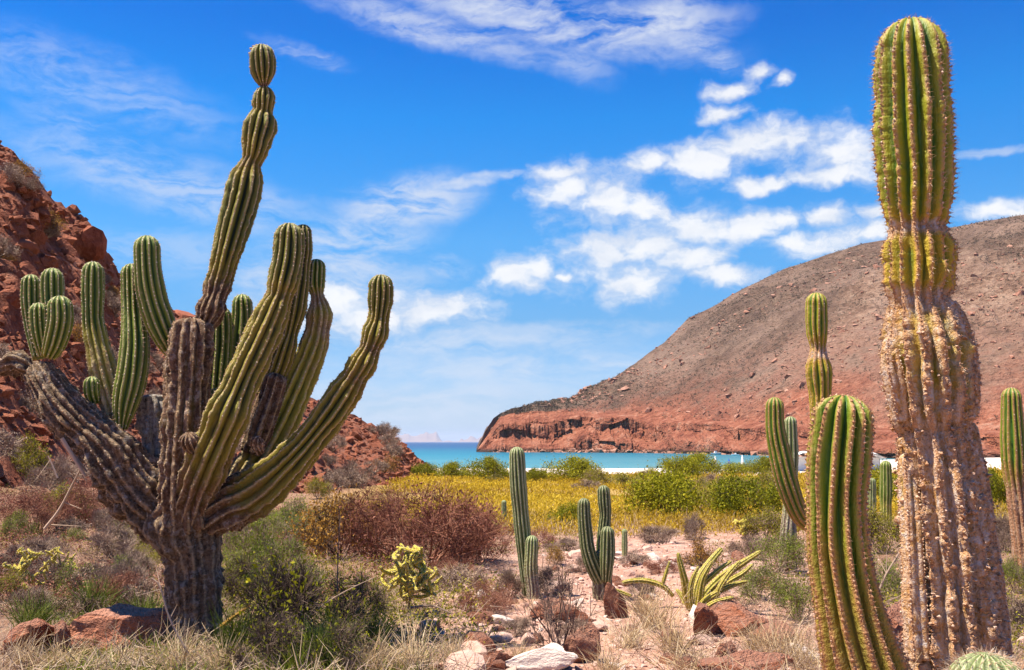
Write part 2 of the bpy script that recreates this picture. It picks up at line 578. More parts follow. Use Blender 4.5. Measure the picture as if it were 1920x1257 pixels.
def foliage(name, c0, c1, c2, trans=0.25, rough=0.75):
    """leaf material: colour varies leaf by leaf (attribute) and plant by plant"""
    def b(t, s):
        a = t.m('ADD', t.m('MULTIPLY', t.attr('shade'), .75), t.m('MULTIPLY', orand(t), .25))
        col = t.ramp(a, [(0.08, c0), (0.5, c1), (0.92, c2)])
        t.l(col, s.inputs['Base Color'])
        s.inputs['Roughness'].default_value = rough
        s.inputs['Transmission Weight'].default_value = 0.0
        tr = t.n('ShaderNodeBsdfTranslucent'); t.l(col, tr.inputs[0])
        mx = t.n('ShaderNodeMixShader'); mx.inputs[0].default_value = trans
        t.l(s.outputs[0], mx.inputs[1]); t.l(tr.outputs[0], mx.inputs[2])
        out = [n for n in t.t.nodes if n.type == 'OUTPUT_MATERIAL'][0]
        t.l(mx.outputs[0], out.inputs[0])
    return material(name, b)


GREEN = foliage('shrub_leaf_green', (.060, .085, .005), (.235, .235, .008), (.45, .41, .022), 0.35)
OLIVE = foliage('shrub_leaf_olive', (.075, .080, .010), (.25, .23, .018), (.45, .39, .045), 0.3)
YELLOW = foliage('yellow_brush_flower', (.28, .18, .014), (.56, .39, .022), (.72, .56, .08), 0.35)
RUST = foliage('rust_twig_leaf', (.11, .038, .026), (.27, .105, .068), (.42, .21, .135), 0.2)
AMBER = foliage('amber_leaf', (.20, .085, .018), (.37, .19, .032), (.50, .31, .07), 0.25)
GREYTWIG = foliage('grey_twig', (.11, .068, .05), (.26, .175, .13), (.46, .345, .265), 0.0)
DARKTWIG = foliage('dark_twig', (.035, .022, .016), (.085, .055, .04), (.19, .135, .10), 0.0)
STRAW = foliage('dry_straw', (.32, .20, .09), (.58, .42, .24), (.80, .67, .46), 0.25)
GRASSGREEN = foliage('green_grass_blade', (.055, .095, .008), (.18, .23, .018), (.40, .42, .07), 0.3)

# ================================================================== ground, beach, sea
DROP_D = [0, 5, 9, 12, 20, 40, 80, 150, 170, 200, 225, 248, 300]
DROP_H = [1.55, 1.62, 1.76, 1.86, 2.15, 2.75, 3.75, 5.1, 5.5, 5.95, 6.2, 6.5, 8.5]


def ground_z(x, y):
    x, y = np.asarray(x, float), np.asarray(y, float)
    z = EYE[2] - np.interp(y, DROP_D, DROP_H)
    near = 1 - sstep(60, 140, y)
    z = z + near * (0.10 * vnoise(x * .35, y * .35, 0, 3) + 0.22 * vnoise(x * .09, y * .07, 0, 4))
    z = z + 0.035 * fbm(x * 1.7, y * 1.7, 0, 3, 5) * (1 - sstep(30, 60, y))
    rise = np.clip((-x - 3.5 - 0.16 * y) / 14, 0, 4)          # the land climbs towards the rocky hill on the left
    z = z + 2.0 * rise ** 1.25 * (1 - sstep(90, 170, y))
    rr = np.clip((x - 5.5 - 0.2 * y) / 25, 0, 3)
    z = z + 0.8 * rr * (1 - sstep(110, 170, y))
    return z


def hit(u, v):
    """where the view ray through a picture point meets the ground"""
    r = ray(u, v)
    r = r / r[1]
    d = np.geomspace(2.5, 230, 1500)
    p = EYE[None, :] + d[:, None] * r[None, :]
    below = p[:, 2] < ground_z(p[:, 0], p[:, 1])
    i = int(np.argmax(below)) if below.any() else len(d) - 1
    q = p[i]
    return np.array([q[0], q[1], float(ground_z(q[0], q[1]))])


def spread(a, b, fine, n_out, lo, hi):
    core = np.arange(a, b + fine, fine)
    left = a - np.geomspace(fine, a - lo, n_out)[::-1]
    right = b + np.geomspace(fine, hi - b, n_out)
    return np.unique(np.concatenate([left, core, right]))


gx = spread(-8, 9, 0.12, 55, -500, 700)
gy = spread(4.0, 20, 0.12, 70, -150, 330)
GX, GY = np.meshgrid(gx, gy)
GZ = ground_z(GX, GY) - 0.6 * sstep(158, 170, GY)
ground = obj('ground', mesh('ground', np.stack([GX, GY, GZ], -1).reshape(-1, 3), [grid_faces(len(gy), len(gx))], GROUND, smooth=True),
             label='pinkish stony desert ground with a sandy wash', kind='structure')

bx_ = np.linspace(-500, 700, 240)
by_ = np.linspace(162, 285, 50)
BX, BY = np.meshgrid(bx_, by_)
BRISE = 1.6 * sstep(55, 105, BX) * sstep(185, 225, BY)
BZ = BRISE + EYE[2] - np.interp(BY, DROP_D, DROP_H) + 0.12 * vnoise(BX * .05, BY * .1, 0, 8) - 0.5 * (1 - sstep(162, 168, BY))
# on the right the shore swings away and the beach widens
BY = np.where(BY > 178, BY + (BY - 178) * np.clip((BX - 60) / 60, 0, 3.0) * 0.55, BY)
beach = obj('beach', mesh('beach', np.stack([BX, BY, BZ], -1).reshape(-1, 3), [grid_faces(50, 240)], SAND, smooth=True),
            label='strip of white sand along the bay', kind='structure')

sy_ = np.concatenate([np.linspace(206, 700, 40), np.geomspace(720, 42000, 60)])
sx_ = np.concatenate([-np.geomspace(42000, 300, 30), np.linspace(-280, 280, 20), np.geomspace(300, 42000, 30)])
SX, SY = np.meshgrid(sx_, sy_)
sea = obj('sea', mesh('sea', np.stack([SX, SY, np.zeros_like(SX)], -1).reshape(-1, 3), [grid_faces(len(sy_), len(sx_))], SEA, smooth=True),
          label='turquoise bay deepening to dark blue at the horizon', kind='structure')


# ================================================================== hills, as lofts from foot to ridge
def cols(u, table):
    us = [r[0] for r in table]
    return [np.interp(u, us, [r[k] for r in table]) for k in range(1, len(table[0]))]


def unproj(u, v, d):
    cx, cy = (u - 960.0) / F, -(v - 628.5) / F
    cp, sp = math.cos(PITCH), math.sin(PITCH)
    ry, rz = cp - cy * sp, sp + cy * cp
    return EYE[0] + cx / ry * d, d, EYE[2] + rz / ry * d


# ---- headland on the far side of the bay:   u, ridge v, ridge d, foot d, cliff-top v
HEAD = [(893, 846, 642, 640, 848), (898, 834, 646, 639, 838), (910, 808, 650, 638, 822), (925, 783, 655, 636, 800), (938, 774, 660, 634, 782), (960, 765, 668, 632, 775),
        (1020, 755, 690, 628, 772), (1060, 748, 715, 624, 771), (1100, 739, 745, 618, 772), (1140, 714, 775, 608, 775), (1200, 672, 810, 595, 778), (1245, 640, 830, 575, 781),
        (1290, 596, 840, 552, 784), (1340, 572, 842, 525, 787), (1400, 536, 835, 495, 790), (1480, 500, 822, 455, 792), (1550, 478, 810, 425, 796), (1620, 456, 800, 405, 800),
        (1700, 440, 785, 385, 804), (1800, 425, 765, 362, 806), (1920, 404, 745, 342, 808), (2100, 380, 720, 322, 810), (2400, 350, 690, 305, 810), (2800, 330, 660, 300, 810)]
hu = np.concatenate([np.linspace(893, 1000, 90), np.linspace(1001.5, 1920, 400), np.linspace(1930, 2800, 60)])
rv, rd, fd, cv = cols(hu, HEAD)
nC, nS, nB = 46, 104, 10
X, Y, Z, CL, DK, RB = [], [], [], [], [], []
fx, fy, fz = unproj(hu, np.full_like(hu, 848.0), fd)
fz[:] = -4.0
ux = hu / 40.0
ck = np.clip((hu - 893) / 40, 0, 1)
ctd = fd + 12 + 28 * ck + 14 * sstep(1400, 1700, hu)
cx_, cy_, cz_ = unproj(hu, cv, ctd)
rx, ry, rz = unproj(hu, rv, np.maximum(rd, ctd + 2))
fxx = fx
for i in range(nC):
    t = i / (nC - 1)
    zz = fz + (cz_ - fz) * t
    # ledges: the depth moves back in steps, with a broad terrace half way up
    tn = np.clip(t + .16 * fbm(hu * .018, 0, 0, 3, 72) * math.sin(t * math.pi), 0, 1)
    lean = 0.36 * sstep(.28, .56, tn) + 0.26 * tn + 0.38 * sstep(.82, 1.0, tn)
    yy = fd + (ctd - fd) * lean
    k = yy / np.maximum(fd, 1)
    xx = fxx * k
    X.append(xx); Y.append(yy); Z.append(zz); CL.append(np.full_like(hu, 1.0)); DK.append(np.zeros_like(hu)); RB.append(np.zeros_like(hu))
for i in range(1, nS + 1):
    t = i / nS
    tt = t ** 0.95
    prof = tt + 0.05 * np.sin(math.pi * tt)
    yy = ctd + (ry - ctd) * tt
    zz = cz_ + (rz - cz_) * prof
    xx = cx_ + (rx - cx_) * tt
    X.append(xx); Y.append(yy); Z.append(zz)
    CL.append(np.full_like(hu, np.clip(1 - t * 7, 0, 1)))
    # darker tone over the upper left flank of the hill
    DK.append(sstep(0.26, 0.78, t + 0.60 * sstep(1750, 1150, hu) - 0.08))
    RB.append(np.full_like(hu, np.clip(1 - t * 2.6, 0, 1)))
for i in range(1, nB + 1):
    t = i / nB
    X.append(rx + rx * .22 * t); Y.append(ry + 220 * t); Z.append(rz * (1 - 0.75 * t * t) - 6 * t); CL.append(np.zeros_like(hu)); DK.append(np.ones_like(hu)); RB.append(np.zeros_like(hu))
X, Y, Z, CL, DK, RB = [np.array(a) for a in (X, Y, Z, CL, DK, RB)]
CL = np.clip(CL + 0.5 * fbm(X * .02, Y * .02, Z * .04, 3, 60) * (CL > 0) * (CL < 1), 0, 1)
row = np.arange(len(X))[:, None]
cliffness = np.where(row < nC, 1.0, 0) * np.sin(np.clip(row / (nC - 1), 0, 1) * math.pi * .92 + .12)
# blocky fractured cliff: quantised cells of different depth, tall and narrow
warp = 3.0 * vnoise(X * .05, Z * .08, 1.0, 21)
cell = hash3(np.floor((X + warp) / 9.0), np.floor((Z + 2 * warp + 4 * vnoise(X * .03, 0, 0, 30)) / 11.0), np.zeros_like(X), 22)
cell2 = hash3(np.floor((X - warp) / 3.6), np.floor((Z + warp) / 6.5), np.ones_like(X), 23)
crk = 1 - np.abs(vnoise((X + 2.5 * vnoise(X * .11, Z * .13, 0, 32)) * .17, Z * .018, 0, 31))
crk2 = 1 - np.abs(vnoise((X + 1.5 * vnoise(X * .3, Z * .2, 0, 34)) * .45, Z * .05, 0, 33))
Y += cliffness * (2.6 * np.clip((crk - .84) / .16, 0, 1) + 1.6 * np.clip((crk2 - .78) / .22, 0, 1)) * np.clip((hu - 893) / 30, 0.1, 1)
Y -= cliffness * (6.5 * (cell - .4) + 3.2 * (cell2 - .5) + 2.5 * fbm(X * .12, Z * .08, 0, 3, 24)) * np.clip((hu - 893) / 30, 0.1, 1)
Z += cliffness * 1.6 * vnoise(X * .09, Z * .2, 0, 25)
gx_ = X + 26 * fbm(X * .008, Y * .008, 0, 3, 36) + .35 * Y
gul = np.clip((1 - np.abs(fbm(gx_ * .02, Y * .005, 0, 3, 35)) - .62) / .38, 0, 1) ** 1.5
DK = np.clip(DK + .22 * gul * (row > nC) + .35 * fbm(X * .012, Y * .012, 0, 4, 39), 0, 1)
crag = np.where((row >= nC) & (row < nC + nS + 1), 1.0, 0) * np.sin(np.clip((row - nC) / nS, 0, 1) * math.pi) ** 0.5
big = fbm(X * .011, Y * .011, 0, 4, 26)
Z += crag * (-3.2 * gul + 6.0 * big + 1.3 * fbm(X * .05, Y * .05, 0, 4, 30) + 2.6 * np.abs(fbm(X * .06, Y * .03, 0, 3, 27)) + 0.8 * fbm(X * .22, Y * .22, 0, 2, 29))
Z += crag * 2.6 * (sstep(.35, .65, (Z / 17.0 + .9 * fbm(X * .01, Y * .01, 0, 3, 74)) % 1.0) - ((Z / 17.0 + .9 * fbm(X * .01, Y * .01, 0, 3, 74)) % 1.0)) * (Z > 30)   # faint rock benches
Z += np.where(row == nC + nS, 1, 0) * 3.0 * fbm(hu[None, :] * .11, 0, 0, 3, 28)
VH = np.stack([X, Y, Z], -1)
headland = obj('headland_hill', mesh('headland_hill', VH.reshape(-1, 3), [grid_faces(len(X), len(hu))[:, ::-1]], HEADLAND,
               {'cliff': CL.ravel(), 'dark': DK.ravel(), 'redband': RB.ravel()}, smooth=False),
               label='brown headland hill with red sea cliffs across the bay', kind='structure')

# ---- rocky hill on the left:    u, ridge v, ridge d, foot d
LEFT = [(-900, -60, 52, 17), (-500, 40, 58, 20), (-250, 130, 62, 24), (-100, 215, 66, 28), (0, 272, 70, 32), (25, 287, 70, 33), (60, 332, 72, 35), (110, 380, 75, 37), (150, 402, 78, 39),
        (178, 442, 80, 41), (215, 492, 84, 42), (232, 525, 86, 43), (300, 573, 95, 47), (345, 592, 100, 49), (430, 650, 112, 54), (520, 712, 125, 60), (600, 757, 138, 68),
        (660, 783, 146, 77), (700, 802, 151, 84), (735, 815, 155, 94), (765, 842, 160, 118), (790, 868, 165, 142), (805, 886, 168, 160)]
lu = np.linspace(-900, 805, 330)
rv, rd, fd = cols(lu, LEFT)
fx, fy, _ = unproj(lu, np.full_like(lu, 829.0), fd)
fz = ground_z(fx, fy) - 0.5
rx, ry, rz = unproj(lu, rv, rd)
nL, nB = 130, 16
X, Y, Z = [], [], []
for i in range(nL + 1):
    t = i / nL
    X.append(fx + (rx - fx) * t); Y.append(fy + (ry - fy) * t)
    Z.append(fz + (rz - fz) * (0.80 * t + 0.20 * t ** 2.2))
for i in range(1, nB + 1):
    t = i / nB
    X.append(rx * (1 + .35 * t) - 8 * t); Y.append(ry + 45 * t); Z.append(rz - (rz - 1) * t ** 1.4 * .95)
X, Y, Z = np.array(X), np.array(Y), np.array(Z)
row = np.arange(len(X))[:, None] / nL
env = np.clip(np.sin(np.clip(row, 0, 1) * math.pi) * 1.6, 0.18, 1)
hgt = np.clip((rz - fz) / 18, 0.15, 1.1)[None, :]
st = fbm(X * .10, Y * .10, Z * .10, 4, 41)
led = np.abs(((Z + 2.2 * st) / 3.4) % 1 - .5) * 2              # broken horizontal ledges
up_ = np.clip(sstep(.45, .8, row + .25 * fbm(X * .05, Y * .05, 0, 2, 47)), 0, 1) * sstep(420, 150, lu)[None, :]
Z += env * hgt * (1.5 * st + 0.55 * fbm(X * .5, Y * .5, Z * .4, 3, 42))
Y -= env * hgt * up_ * 3.4 * (led - .4)
X += env * hgt * up_ * 1.1 * fbm(Y * .2, Z * .35, 0, 3, 45)
cellr = hash3(np.floor((X + st) / 2.6), np.floor((Z - st) / 2.2), np.zeros_like(X), 43)
Y -= env * hgt * (0.4 + up_) * 2.4 * (cellr - .5)
Z += np.where(np.abs(row - 1) < 1e-6, 1, 0) * 0.45 * fbm(lu[None, :] * .05, 0, 0, 3, 46)
VL = np.stack([X, Y, Z], -1)
rocky = obj('rocky_hill', mesh('rocky_hill', VL.reshape(-1, 3), [grid_faces(len(X), len(lu))[:, ::-1]], HILLSKIN, smooth=False),
            label='steep hill of tumbled red boulders on the left', kind='structure')


def on_grid(V, r, c):
    """points on a loft at fractional row and column"""
    r0, c0 = np.floor(r).astype(int), np.floor(c).astype(int)
    fr, fc = (r - r0)[:, None], (c - c0)[:, None]
    return (V[r0, c0] * (1 - fr) * (1 - fc) + V[r0 + 1, c0] * fr * (1 - fc) + V[r0, c0 + 1] * (1 - fr) * fc + V[r0 + 1, c0 + 1] * fr * fc)


def tumble(rg):
    return (rg.uniform(-.5, .5), rg.uniform(-.5, .5), rg.uniform(0, 6.28))


HROCK = [rock_mesh('hill_rock', 100 + k, HILLROCK, sub=2, rough=0.10, flat=.8, cuts=12) for k in range(10)]
LOWROCK = []
for k in range(8):
    bm = bmesh.new()
    rg = np.random.default_rng(300 + k)
    for _ in range(13):
        bm.verts.new(Vector(norm(rg.normal(size=3)) * rg.uniform(.38, .6) * np.array([1.1, 1, .8])))
    bmesh.ops.convex_hull(bm, input=bm.verts[:])
    bmesh.ops.delete(bm, geom=[v for v in bm.verts if not v.link_faces], context='VERTS')
    bmesh.ops.triangulate(bm, faces=bm.faces[:])
    bm.verts.index_update()
    LOWROCK.append((np.array([v.co[:] for v in bm.verts]), np.array([[v.index for v in f.verts] for f in bm.faces])))
    bm.free()


def rot_z(V, a):
    c, s = np.cos(a), np.sin(a)
    return np.stack([V[..., 0] * c - V[..., 1] * s, V[..., 0] * s + V[..., 1] * c, V[..., 2]], -1)


def rock_mass(pts, sizes, rg):
    """many small stones as one array"""
    VV, FF, n = [], [], 0
    for p, s in zip(pts, sizes):
        v, f = LOWROCK[rg.integers(len(LOWROCK))]
        q = Matrix.Rotation(rg.uniform(0, 6.28), 3, Vector(norm(rg.normal(size=3))))
        VV.append(v @ np.array(q) * s * np.array([1, 1, .8]) + p)
        FF.append(f + n)
        n += len(v)
    return np.concatenate(VV), np.concatenate(FF)


rg = np.random.default_rng(11)
# 300 boulders one can pick out, then the finer scree as one mass
ci = np.interp(rg.uniform(-60, 800, 420), lu, np.arange(len(lu)))
ri = (nL * (rg.uniform(0.03, 1.0, 420)) ** 0.8)
ri = np.clip(ri, 1, nL - 0.5)
pts = on_grid(VL, ri, ci)
n_r = 0
for p in pts:
    if n_r >= 300: break
    dd = p[1]
    s = min(rg.lognormal(0.12, 0.42), 2.7) * (0.72 + dd / 190)
    o = bpy.data.objects.new('rock', HROCK[rg.integers(len(HROCK))])
    o.location = p - np.array([0, 0, 0.22 * s]); o.scale = (s * rg.uniform(.8, 1.2), s, s * rg.uniform(.65, 1.05)); o.rotation_euler = tumble(rg)
    link(o, rocky)
    n_r += 1
N = 5600
ci = np.interp(rg.uniform(-60, 804, N), lu, np.arange(len(lu)) * 1.0)
ri = np.clip(nL * rg.uniform(0.0, 1.0, N) ** .85, 0.2, nL - .2)
ci = np.clip(ci, 0, len(lu) - 1.01)
pts = on_grid(VL, ri, ci)
V, Fc = rock_mass(pts, np.minimum(rg.lognormal(-1.05, 0.6, N), 1.5) * (0.6 + pts[:, 1] / 150), rg)
obj('scree', mesh('scree', V, [Fc], HILLROCK), rocky, kind='stuff')

# loose blocks at the foot and on the slopes of the headland, and its low desert scrub
N = 7000
ci = np.interp(rg.uniform(900, 1930, N), hu, np.arange(len(hu)) * 1.0)
ri = np.where(rg.random(N) < .35, rg.uniform(3, 8, N), rg.uniform(nC, nC + nS - 1, N))
pts = on_grid(VH, ri, ci)
keep_ = (ri < 10) | (rg.random(N) < np.clip(.30 + 1.3 * fbm(pts[:, 0] * .014 + 5, pts[:, 1] * .014, 0, 3, 73), .02, 1))
pts = pts[keep_]
V, Fc = rock_mass(pts, np.minimum(rg.lognormal(0.35, 0.65, len(pts)), 6.0), rg)
HB = rock_mat('headland_block', (.10, .04, .028), (.27, .115, .075), (.40, .21, .15), (.42, .26, .20), 0.5, world=True)
obj('loose_block', mesh('loose_block', V, [Fc], HB), headland, kind='stuff')
N = 11000
ci = np.interp(rg.uniform(930, 1930, N), hu, np.arange(len(hu)) * 1.0)
ri = np.clip(nC - 4 + (nS + 3) * rg.random(N) ** .7, 0, nC + nS - 0.5)
pts = on_grid(VH, ri, ci)
pts = pts[rg.random(N) < np.clip(.42 + 1.1 * fbm(pts[:, 0] * .018, pts[:, 1] * .018, 0, 3, 71) + .35 * sstep(1500, 1150, np.interp(ci, np.arange(len(hu)), hu)), .04, 1)]
N = len(pts)
k = 8
c = np.repeat(pts, k, 0) + rg.normal(size=(N * k, 3)) * np.repeat(rg.uniform(.3, 1.0, N), k)[:, None] * np.array([.85, .85, .5]) + np.array([0, 0, .6])
V, Q = leaves(c, rg.uniform(.18, .40, N * k), rg=rg, aspect=.8)
SCRUB = foliage('headland_scrub', (.055, .040, .028), (.105, .080, .056), (.18, .14, .10), 0.0)
obj('scrub', mesh('scrub', V, [Q], SCRUB, {'shade': np.repeat(rg.random(N * k), 4)}), headland, kind='stuff')

# ---- far islands on the horizon
iu = np.linspace(640, 1000, 160)
dI = 30000.0
iv = 829 - np.clip(9 + 12 * vnoise(iu * .021, 0, 0, 51) + 8 * vnoise(iu * .06, 0, 0, 52) + 4 * vnoise(iu * .17, 0, 0, 53), 1.0, 40) * sstep(640, 700, iu) * sstep(1000, 930, iu)
X, Y, Z = [], [], []
for i in range(13):
    t = i / 12
    prof = math.sin(min(t / .5, 1) * math.pi / 2) if t <= .5 else math.cos((t - .5) * math.pi)
    dd = dI - 1500 + 3000 * t
    x, _, z = unproj(iu, iv, dI)
    X.append(x * dd / dI); Y.append(np.full_like(iu, dd)); Z.append(-3 + (z + 3) * prof * (1 + (.12 * vnoise(iu * .12, t * 6, 0, 54) if 0 < t < 1 and i != 6 else 0)))
obj('far_island', mesh('far_island', np.stack([np.array(X), np.array(Y), np.array(Z)], -1).reshape(-1, 3), [grid_faces(13, 160)], ISLAND, smooth=True),
    label='long low island fading into haze on the horizon', cat='island', kind='structure')

# ================================================================== cacti
def cactus_mat(name, young, young2, mid, old, old2, crest, dirt=1.0, crest_w=.8, crest_k=.9, flake=.35):
    """skin that turns from green to ochre to corky bark with age (attribute); pale line of areoles on each rib (attribute)"""
    def b(t, s):
        p = position(t)
        age, rib = t.attr('age'), t.attr('rib')
        n1 = t.noise(p, 5.0, 5, 0.65)
        n2 = t.noise(p, 38.0, 3, 0.7)
        n3 = t.noise(t.vm('MULTIPLY', p, (1, 1, .25)), 16.0, 4, 0.65)
        g = t.mix(t.ss(t.m('ADD', rib, t.m('MULTIPLY', t.m('SUBTRACT', n3, .5), .6)), 0.15, 0.9), young, young2)
        a = t.m('ADD', age, t.m('MULTIPLY', t.m('SUBTRACT', n1, .5), 0.55))
        a = t.m('ADD', a, t.m('MULTIPLY', t.m('SUBTRACT', rib, .5), 0.16))
        bark = t.mix(t.ss(t.m('ADD', t.m('MULTIPLY', n2, .5), t.m('MULTIPLY', n3, .5)), .36, .64), old, old2)
        col = t.mix(t.ss(a, .28, .52), g, t.mix(n3, mid, g))
        fl = t.noise(p, 14.0, 5, .75)
        bark = t.mix(t.m('MULTIPLY', t.ss(fl, .51, .62), .8 * flake), bark, (.60, .54, .49))
        bark = t.mix(t.m('MULTIPLY', t.ss(fl, .44, .36), .75), bark, tuple(.35 * k_ for k_ in old))
        col = t.mix(t.ss(a, .52, .80), col, bark)
        line = t.m('MULTIPLY', t.ss(rib, crest_w, 1.0), t.ss(n2, .30, .60, .35 * crest_k, crest_k))
        col = t.mix(line, col, crest)
        col = t.mix(t.m('MULTIPLY', t.ss(n1, .60, .74), .35 * dirt), col, old2)
        t.l(col, s.inputs['Base Color'])
        s.inputs['Roughness'].default_value = 0.55
        s.inputs['Specular IOR Level'].default_value = 0.35
        rg_ = t.ss(a, .3, .7, .5, .9); t.l(rg_, s.inputs['Roughness'])
        t.l(t.bump(t.m('ADD', n3, t.m('MULTIPLY', n2, t.ss(a, .3, .8, .25, 1.6))), 0.9, 0.025), s.inputs['Normal'])
    return material(name, b)


C_LEFT = cactus_mat('cardon_skin', (.010, .020, .002), (.15, .145, .012), (.34, .25, .035), (.062, .030, .016), (.25, .145, .085), (.50, .37, .20), 1.0, .90, .75)  # groove darkened, crest brightened: lit-and-shaded contrast put into the skin colour
C_BARK = cactus_mat('cardon_bark', (.022, .036, .004), (.135, .135, .016), (.36, .27, .045), (.050, .029, .016), (.205, .130, .078), (.44, .32, .19), 1.0, .86, .6)
C_LEFTG = cactus_mat('cardon_green_skin', (.020, .070, .006), (.15, .19, .018), (.56, .44, .07), (.26, .16, .08), (.46, .34, .22), (.54, .48, .24), 1.0, .86, .8)
C_RIGHT = cactus_mat('old_cardon_skin', (.045, .125, .004), (.29, .28, .012), (.62, .36, .035), (.50, .25, .07), (.62, .45, .33), (.46, .23, .11), 1.2, .84, .9, 1.0)
C_FRONT = cactus_mat('young_cardon_skin', (.030, .115, .006), (.21, .24, .018), (.42, .23, .045), (.36, .16, .075), (.52, .34, .22), (.40, .18, .085), .6, .74)
C_PALE = cactus_mat('pale_cardon_skin', (.050, .085, .022), (.20, .24, .085), (.32, .28, .10), (.19, .125, .085), (.36, .27, .21), (.46, .47, .28), .7)
C_DARK = cactus_mat('dark_cardon_skin', (.022, .042, .010), (.115, .135, .042), (.22, .19, .07), (.12, .078, .052), (.26, .19, .14), (.36, .36, .20), .8)
C_DEAD = cactus_mat('dead_cactus_skin', (.14, .13, .11), (.24, .21, .18), (.30, .26, .22), (.12, .10, .09), (.50, .45, .40), (.42, .38, .33), 1.6)
C_CREEP = cactus_mat('creeping_cactus_skin', (.070, .095, .010), (.40, .34, .03), (.58, .42, .045), (.34, .20, .08), (.46, .32, .18), (.60, .46, .16), .8)


def areole_build(t, s):
    a = t.attr('shade')
    t.l(t.ramp(a, [(0.0, (.16, .06, .03)), (0.45, (.44, .25, .14)), (1.0, (.78, .68, .56))]), s.inputs['Base Color'])


AREOLE = material('areole_wool', areole_build)
SPINE = foliage('cactus_spine', (.20, .12, .09), (.46, .35, .29), (.74, .66, .60), 0.1)


def resample(ctrl, step):
    """Catmull-Rom through control rows, evenly spaced"""
    c = np.asarray(ctrl, float)
    c = np.vstack([2 * c[0] - c[1], c, 2 * c[-1] - c[-2]])
    out = []
    for i in range(1, len(c) - 2):
        n = max(2, int(np.linalg.norm(c[i + 1, :3] - c[i, :3]) / (step * .5)) + 1)
        t = np.linspace(0, 1, n, endpoint=False)[:, None]
        p0, p1, p2, p3 = c[i - 1], c[i], c[i + 1], c[i + 2]
        out.append(.5 * ((2 * p1) + (-p0 + p2) * t + (2 * p0 - 5 * p1 + 4 * p2 - p3) * t ** 2 + (-p0 + 3 * p1 - 3 * p2 + p3) * t ** 3))
    out.append(c[-2:-1])
    q = np.vstack(out)
    L = np.concatenate([[0], np.cumsum(np.linalg.norm(np.diff(q[:, :3], axis=0), axis=1))])
    n = max(6, int(L[-1] / step))
    s = np.linspace(0, L[-1], n)
    return np.stack([np.interp(s, L, q[:, k]) for k in range(q.shape[1])], -1), s


def column(ctrl, ribs=13, depth=.24, seg=6, step=.03, dome=1.0, wob=.05, seed=0, sharp=.75, spin=None, knob=0.0, grow=.045, kgap=.03):
    """ribbed cactus column. ctrl rows: x, y, z, radius, age.  Returns mesh data and the rib crests for the areoles."""
    q, s = resample(ctrl, step)
    L = s[-1]
    p, r, age = q[:, :3], np.maximum(q[:, 3], .004), q[:, 4]
    # extra rows in the dome, where the radius falls to nothing
    rc = max(r[-1] * dome, .008)
    nd = 9
    th = np.linspace(0, math.pi / 2, nd + 1)[1:] * .985
    s2 = np.concatenate([s[s < L - rc], L - rc + rc * np.sin(np.concatenate([[0], th]))])
    p = np.stack([np.interp(s2, s, p[:, k]) for k in range(3)], -1)
    age = np.interp(s2, s, age)
    r = np.interp(s2, s, r) * np.sqrt(np.clip(1 - (np.clip(s2 - (L - rc), 0, rc) / rc) ** 2, 0.0004, 1))
    tan = norm(np.gradient(p, axis=0))
    e1 = np.zeros_like(p)
    a = np.array([1.0, 0, 0]) if abs(tan[0][0]) < .8 else np.array([0, 1.0, 0])
    for i in range(len(p)):
        a = a - tan[i] * np.dot(a, tan[i])
        a = a / np.linalg.norm(a)
        e1[i] = a
    e2 = np.cross(tan, e1)
    nt = ribs * seg
    k = np.arange(nt)
    thv = k / nt * 2 * math.pi + (spin if spin is not None else seed * 1.3)
    cr = np.abs(np.cos(math.pi * k / seg)) ** sharp                  # 1 on the rib crest, 0 in the groove
    ribid = ((k + seg / 2) // seg) % ribs
    SS, RI = np.meshgrid(s2, ribid, indexing='ij')
    wv = vnoise(SS * 7.0 / max(L, .3) * max(L, 1), RI * 7.7 + seed, 0, seed) + .5 * vnoise(SS * 19, RI * 3.3 + seed, 0, seed + 1)
    tw = .06 * vnoise(SS * 3.1, RI * 5.1 + seed, 0, seed + 2)
    r = r * (1 + grow * vnoise(s2 * 5.5, seed * 3.7, 0, seed + 7) * np.clip((L - s2) / .3, 0, 1))
    wv = wv + .8 * vnoise(SS * 34, RI * 9.1 + seed, 0, seed + 3)
    rough = (.4 + .75 * np.clip(age, 0, 1))[:, None]           # old growth is more uneven than young
    rad = r[:, None] * (1 - depth + depth * cr[None, :]) * (1 + wob * rough * wv * (.35 + .65 * cr[None, :]))
    if knob:        # each areole sits on a small swelling of its rib
        rad = rad * (1 + knob * np.cos((SS / kgap + .4 * (RI % 2)) * 2 * math.pi) * cr[None, :] ** 2)
    ang = thv[None, :] + tw
    V = p[:, None, :] + rad[..., None] * (e1[:, None, :] * np.cos(ang)[..., None] + e2[:, None, :] * np.sin(ang)[..., None])
    Q = grid_faces(len(p), nt, wrap=True)
    n = len(p) * nt
    V = V.reshape(-1, 3)
    tipc = p[-1] + tan[-1] * r[-1] * .3
    V = np.vstack([V, p[0], tipc])
    T = np.vstack([np.stack([np.full(nt, n), (k + 1) % nt, k], -1), np.stack([np.full(nt, n + 1), (len(p) - 1) * nt + k, (len(p) - 1) * nt + (k + 1) % nt], -1)])
    at = {'age': np.concatenate([np.repeat(age, nt), [age[0], age[-1]]]), 'rib': np.concatenate([np.tile(cr, len(p)), [0, 1]])}
    crest = np.arange(ribs) * seg
    C = V[:n].reshape(len(p), nt, 3)[:, crest]
    Nn = norm(C - p[:, None, :])
    return dict(V=V, F=[Q, T], at=at, crest=C, nrm=Nn, s=s2, r=r, tan=tan, age=age)


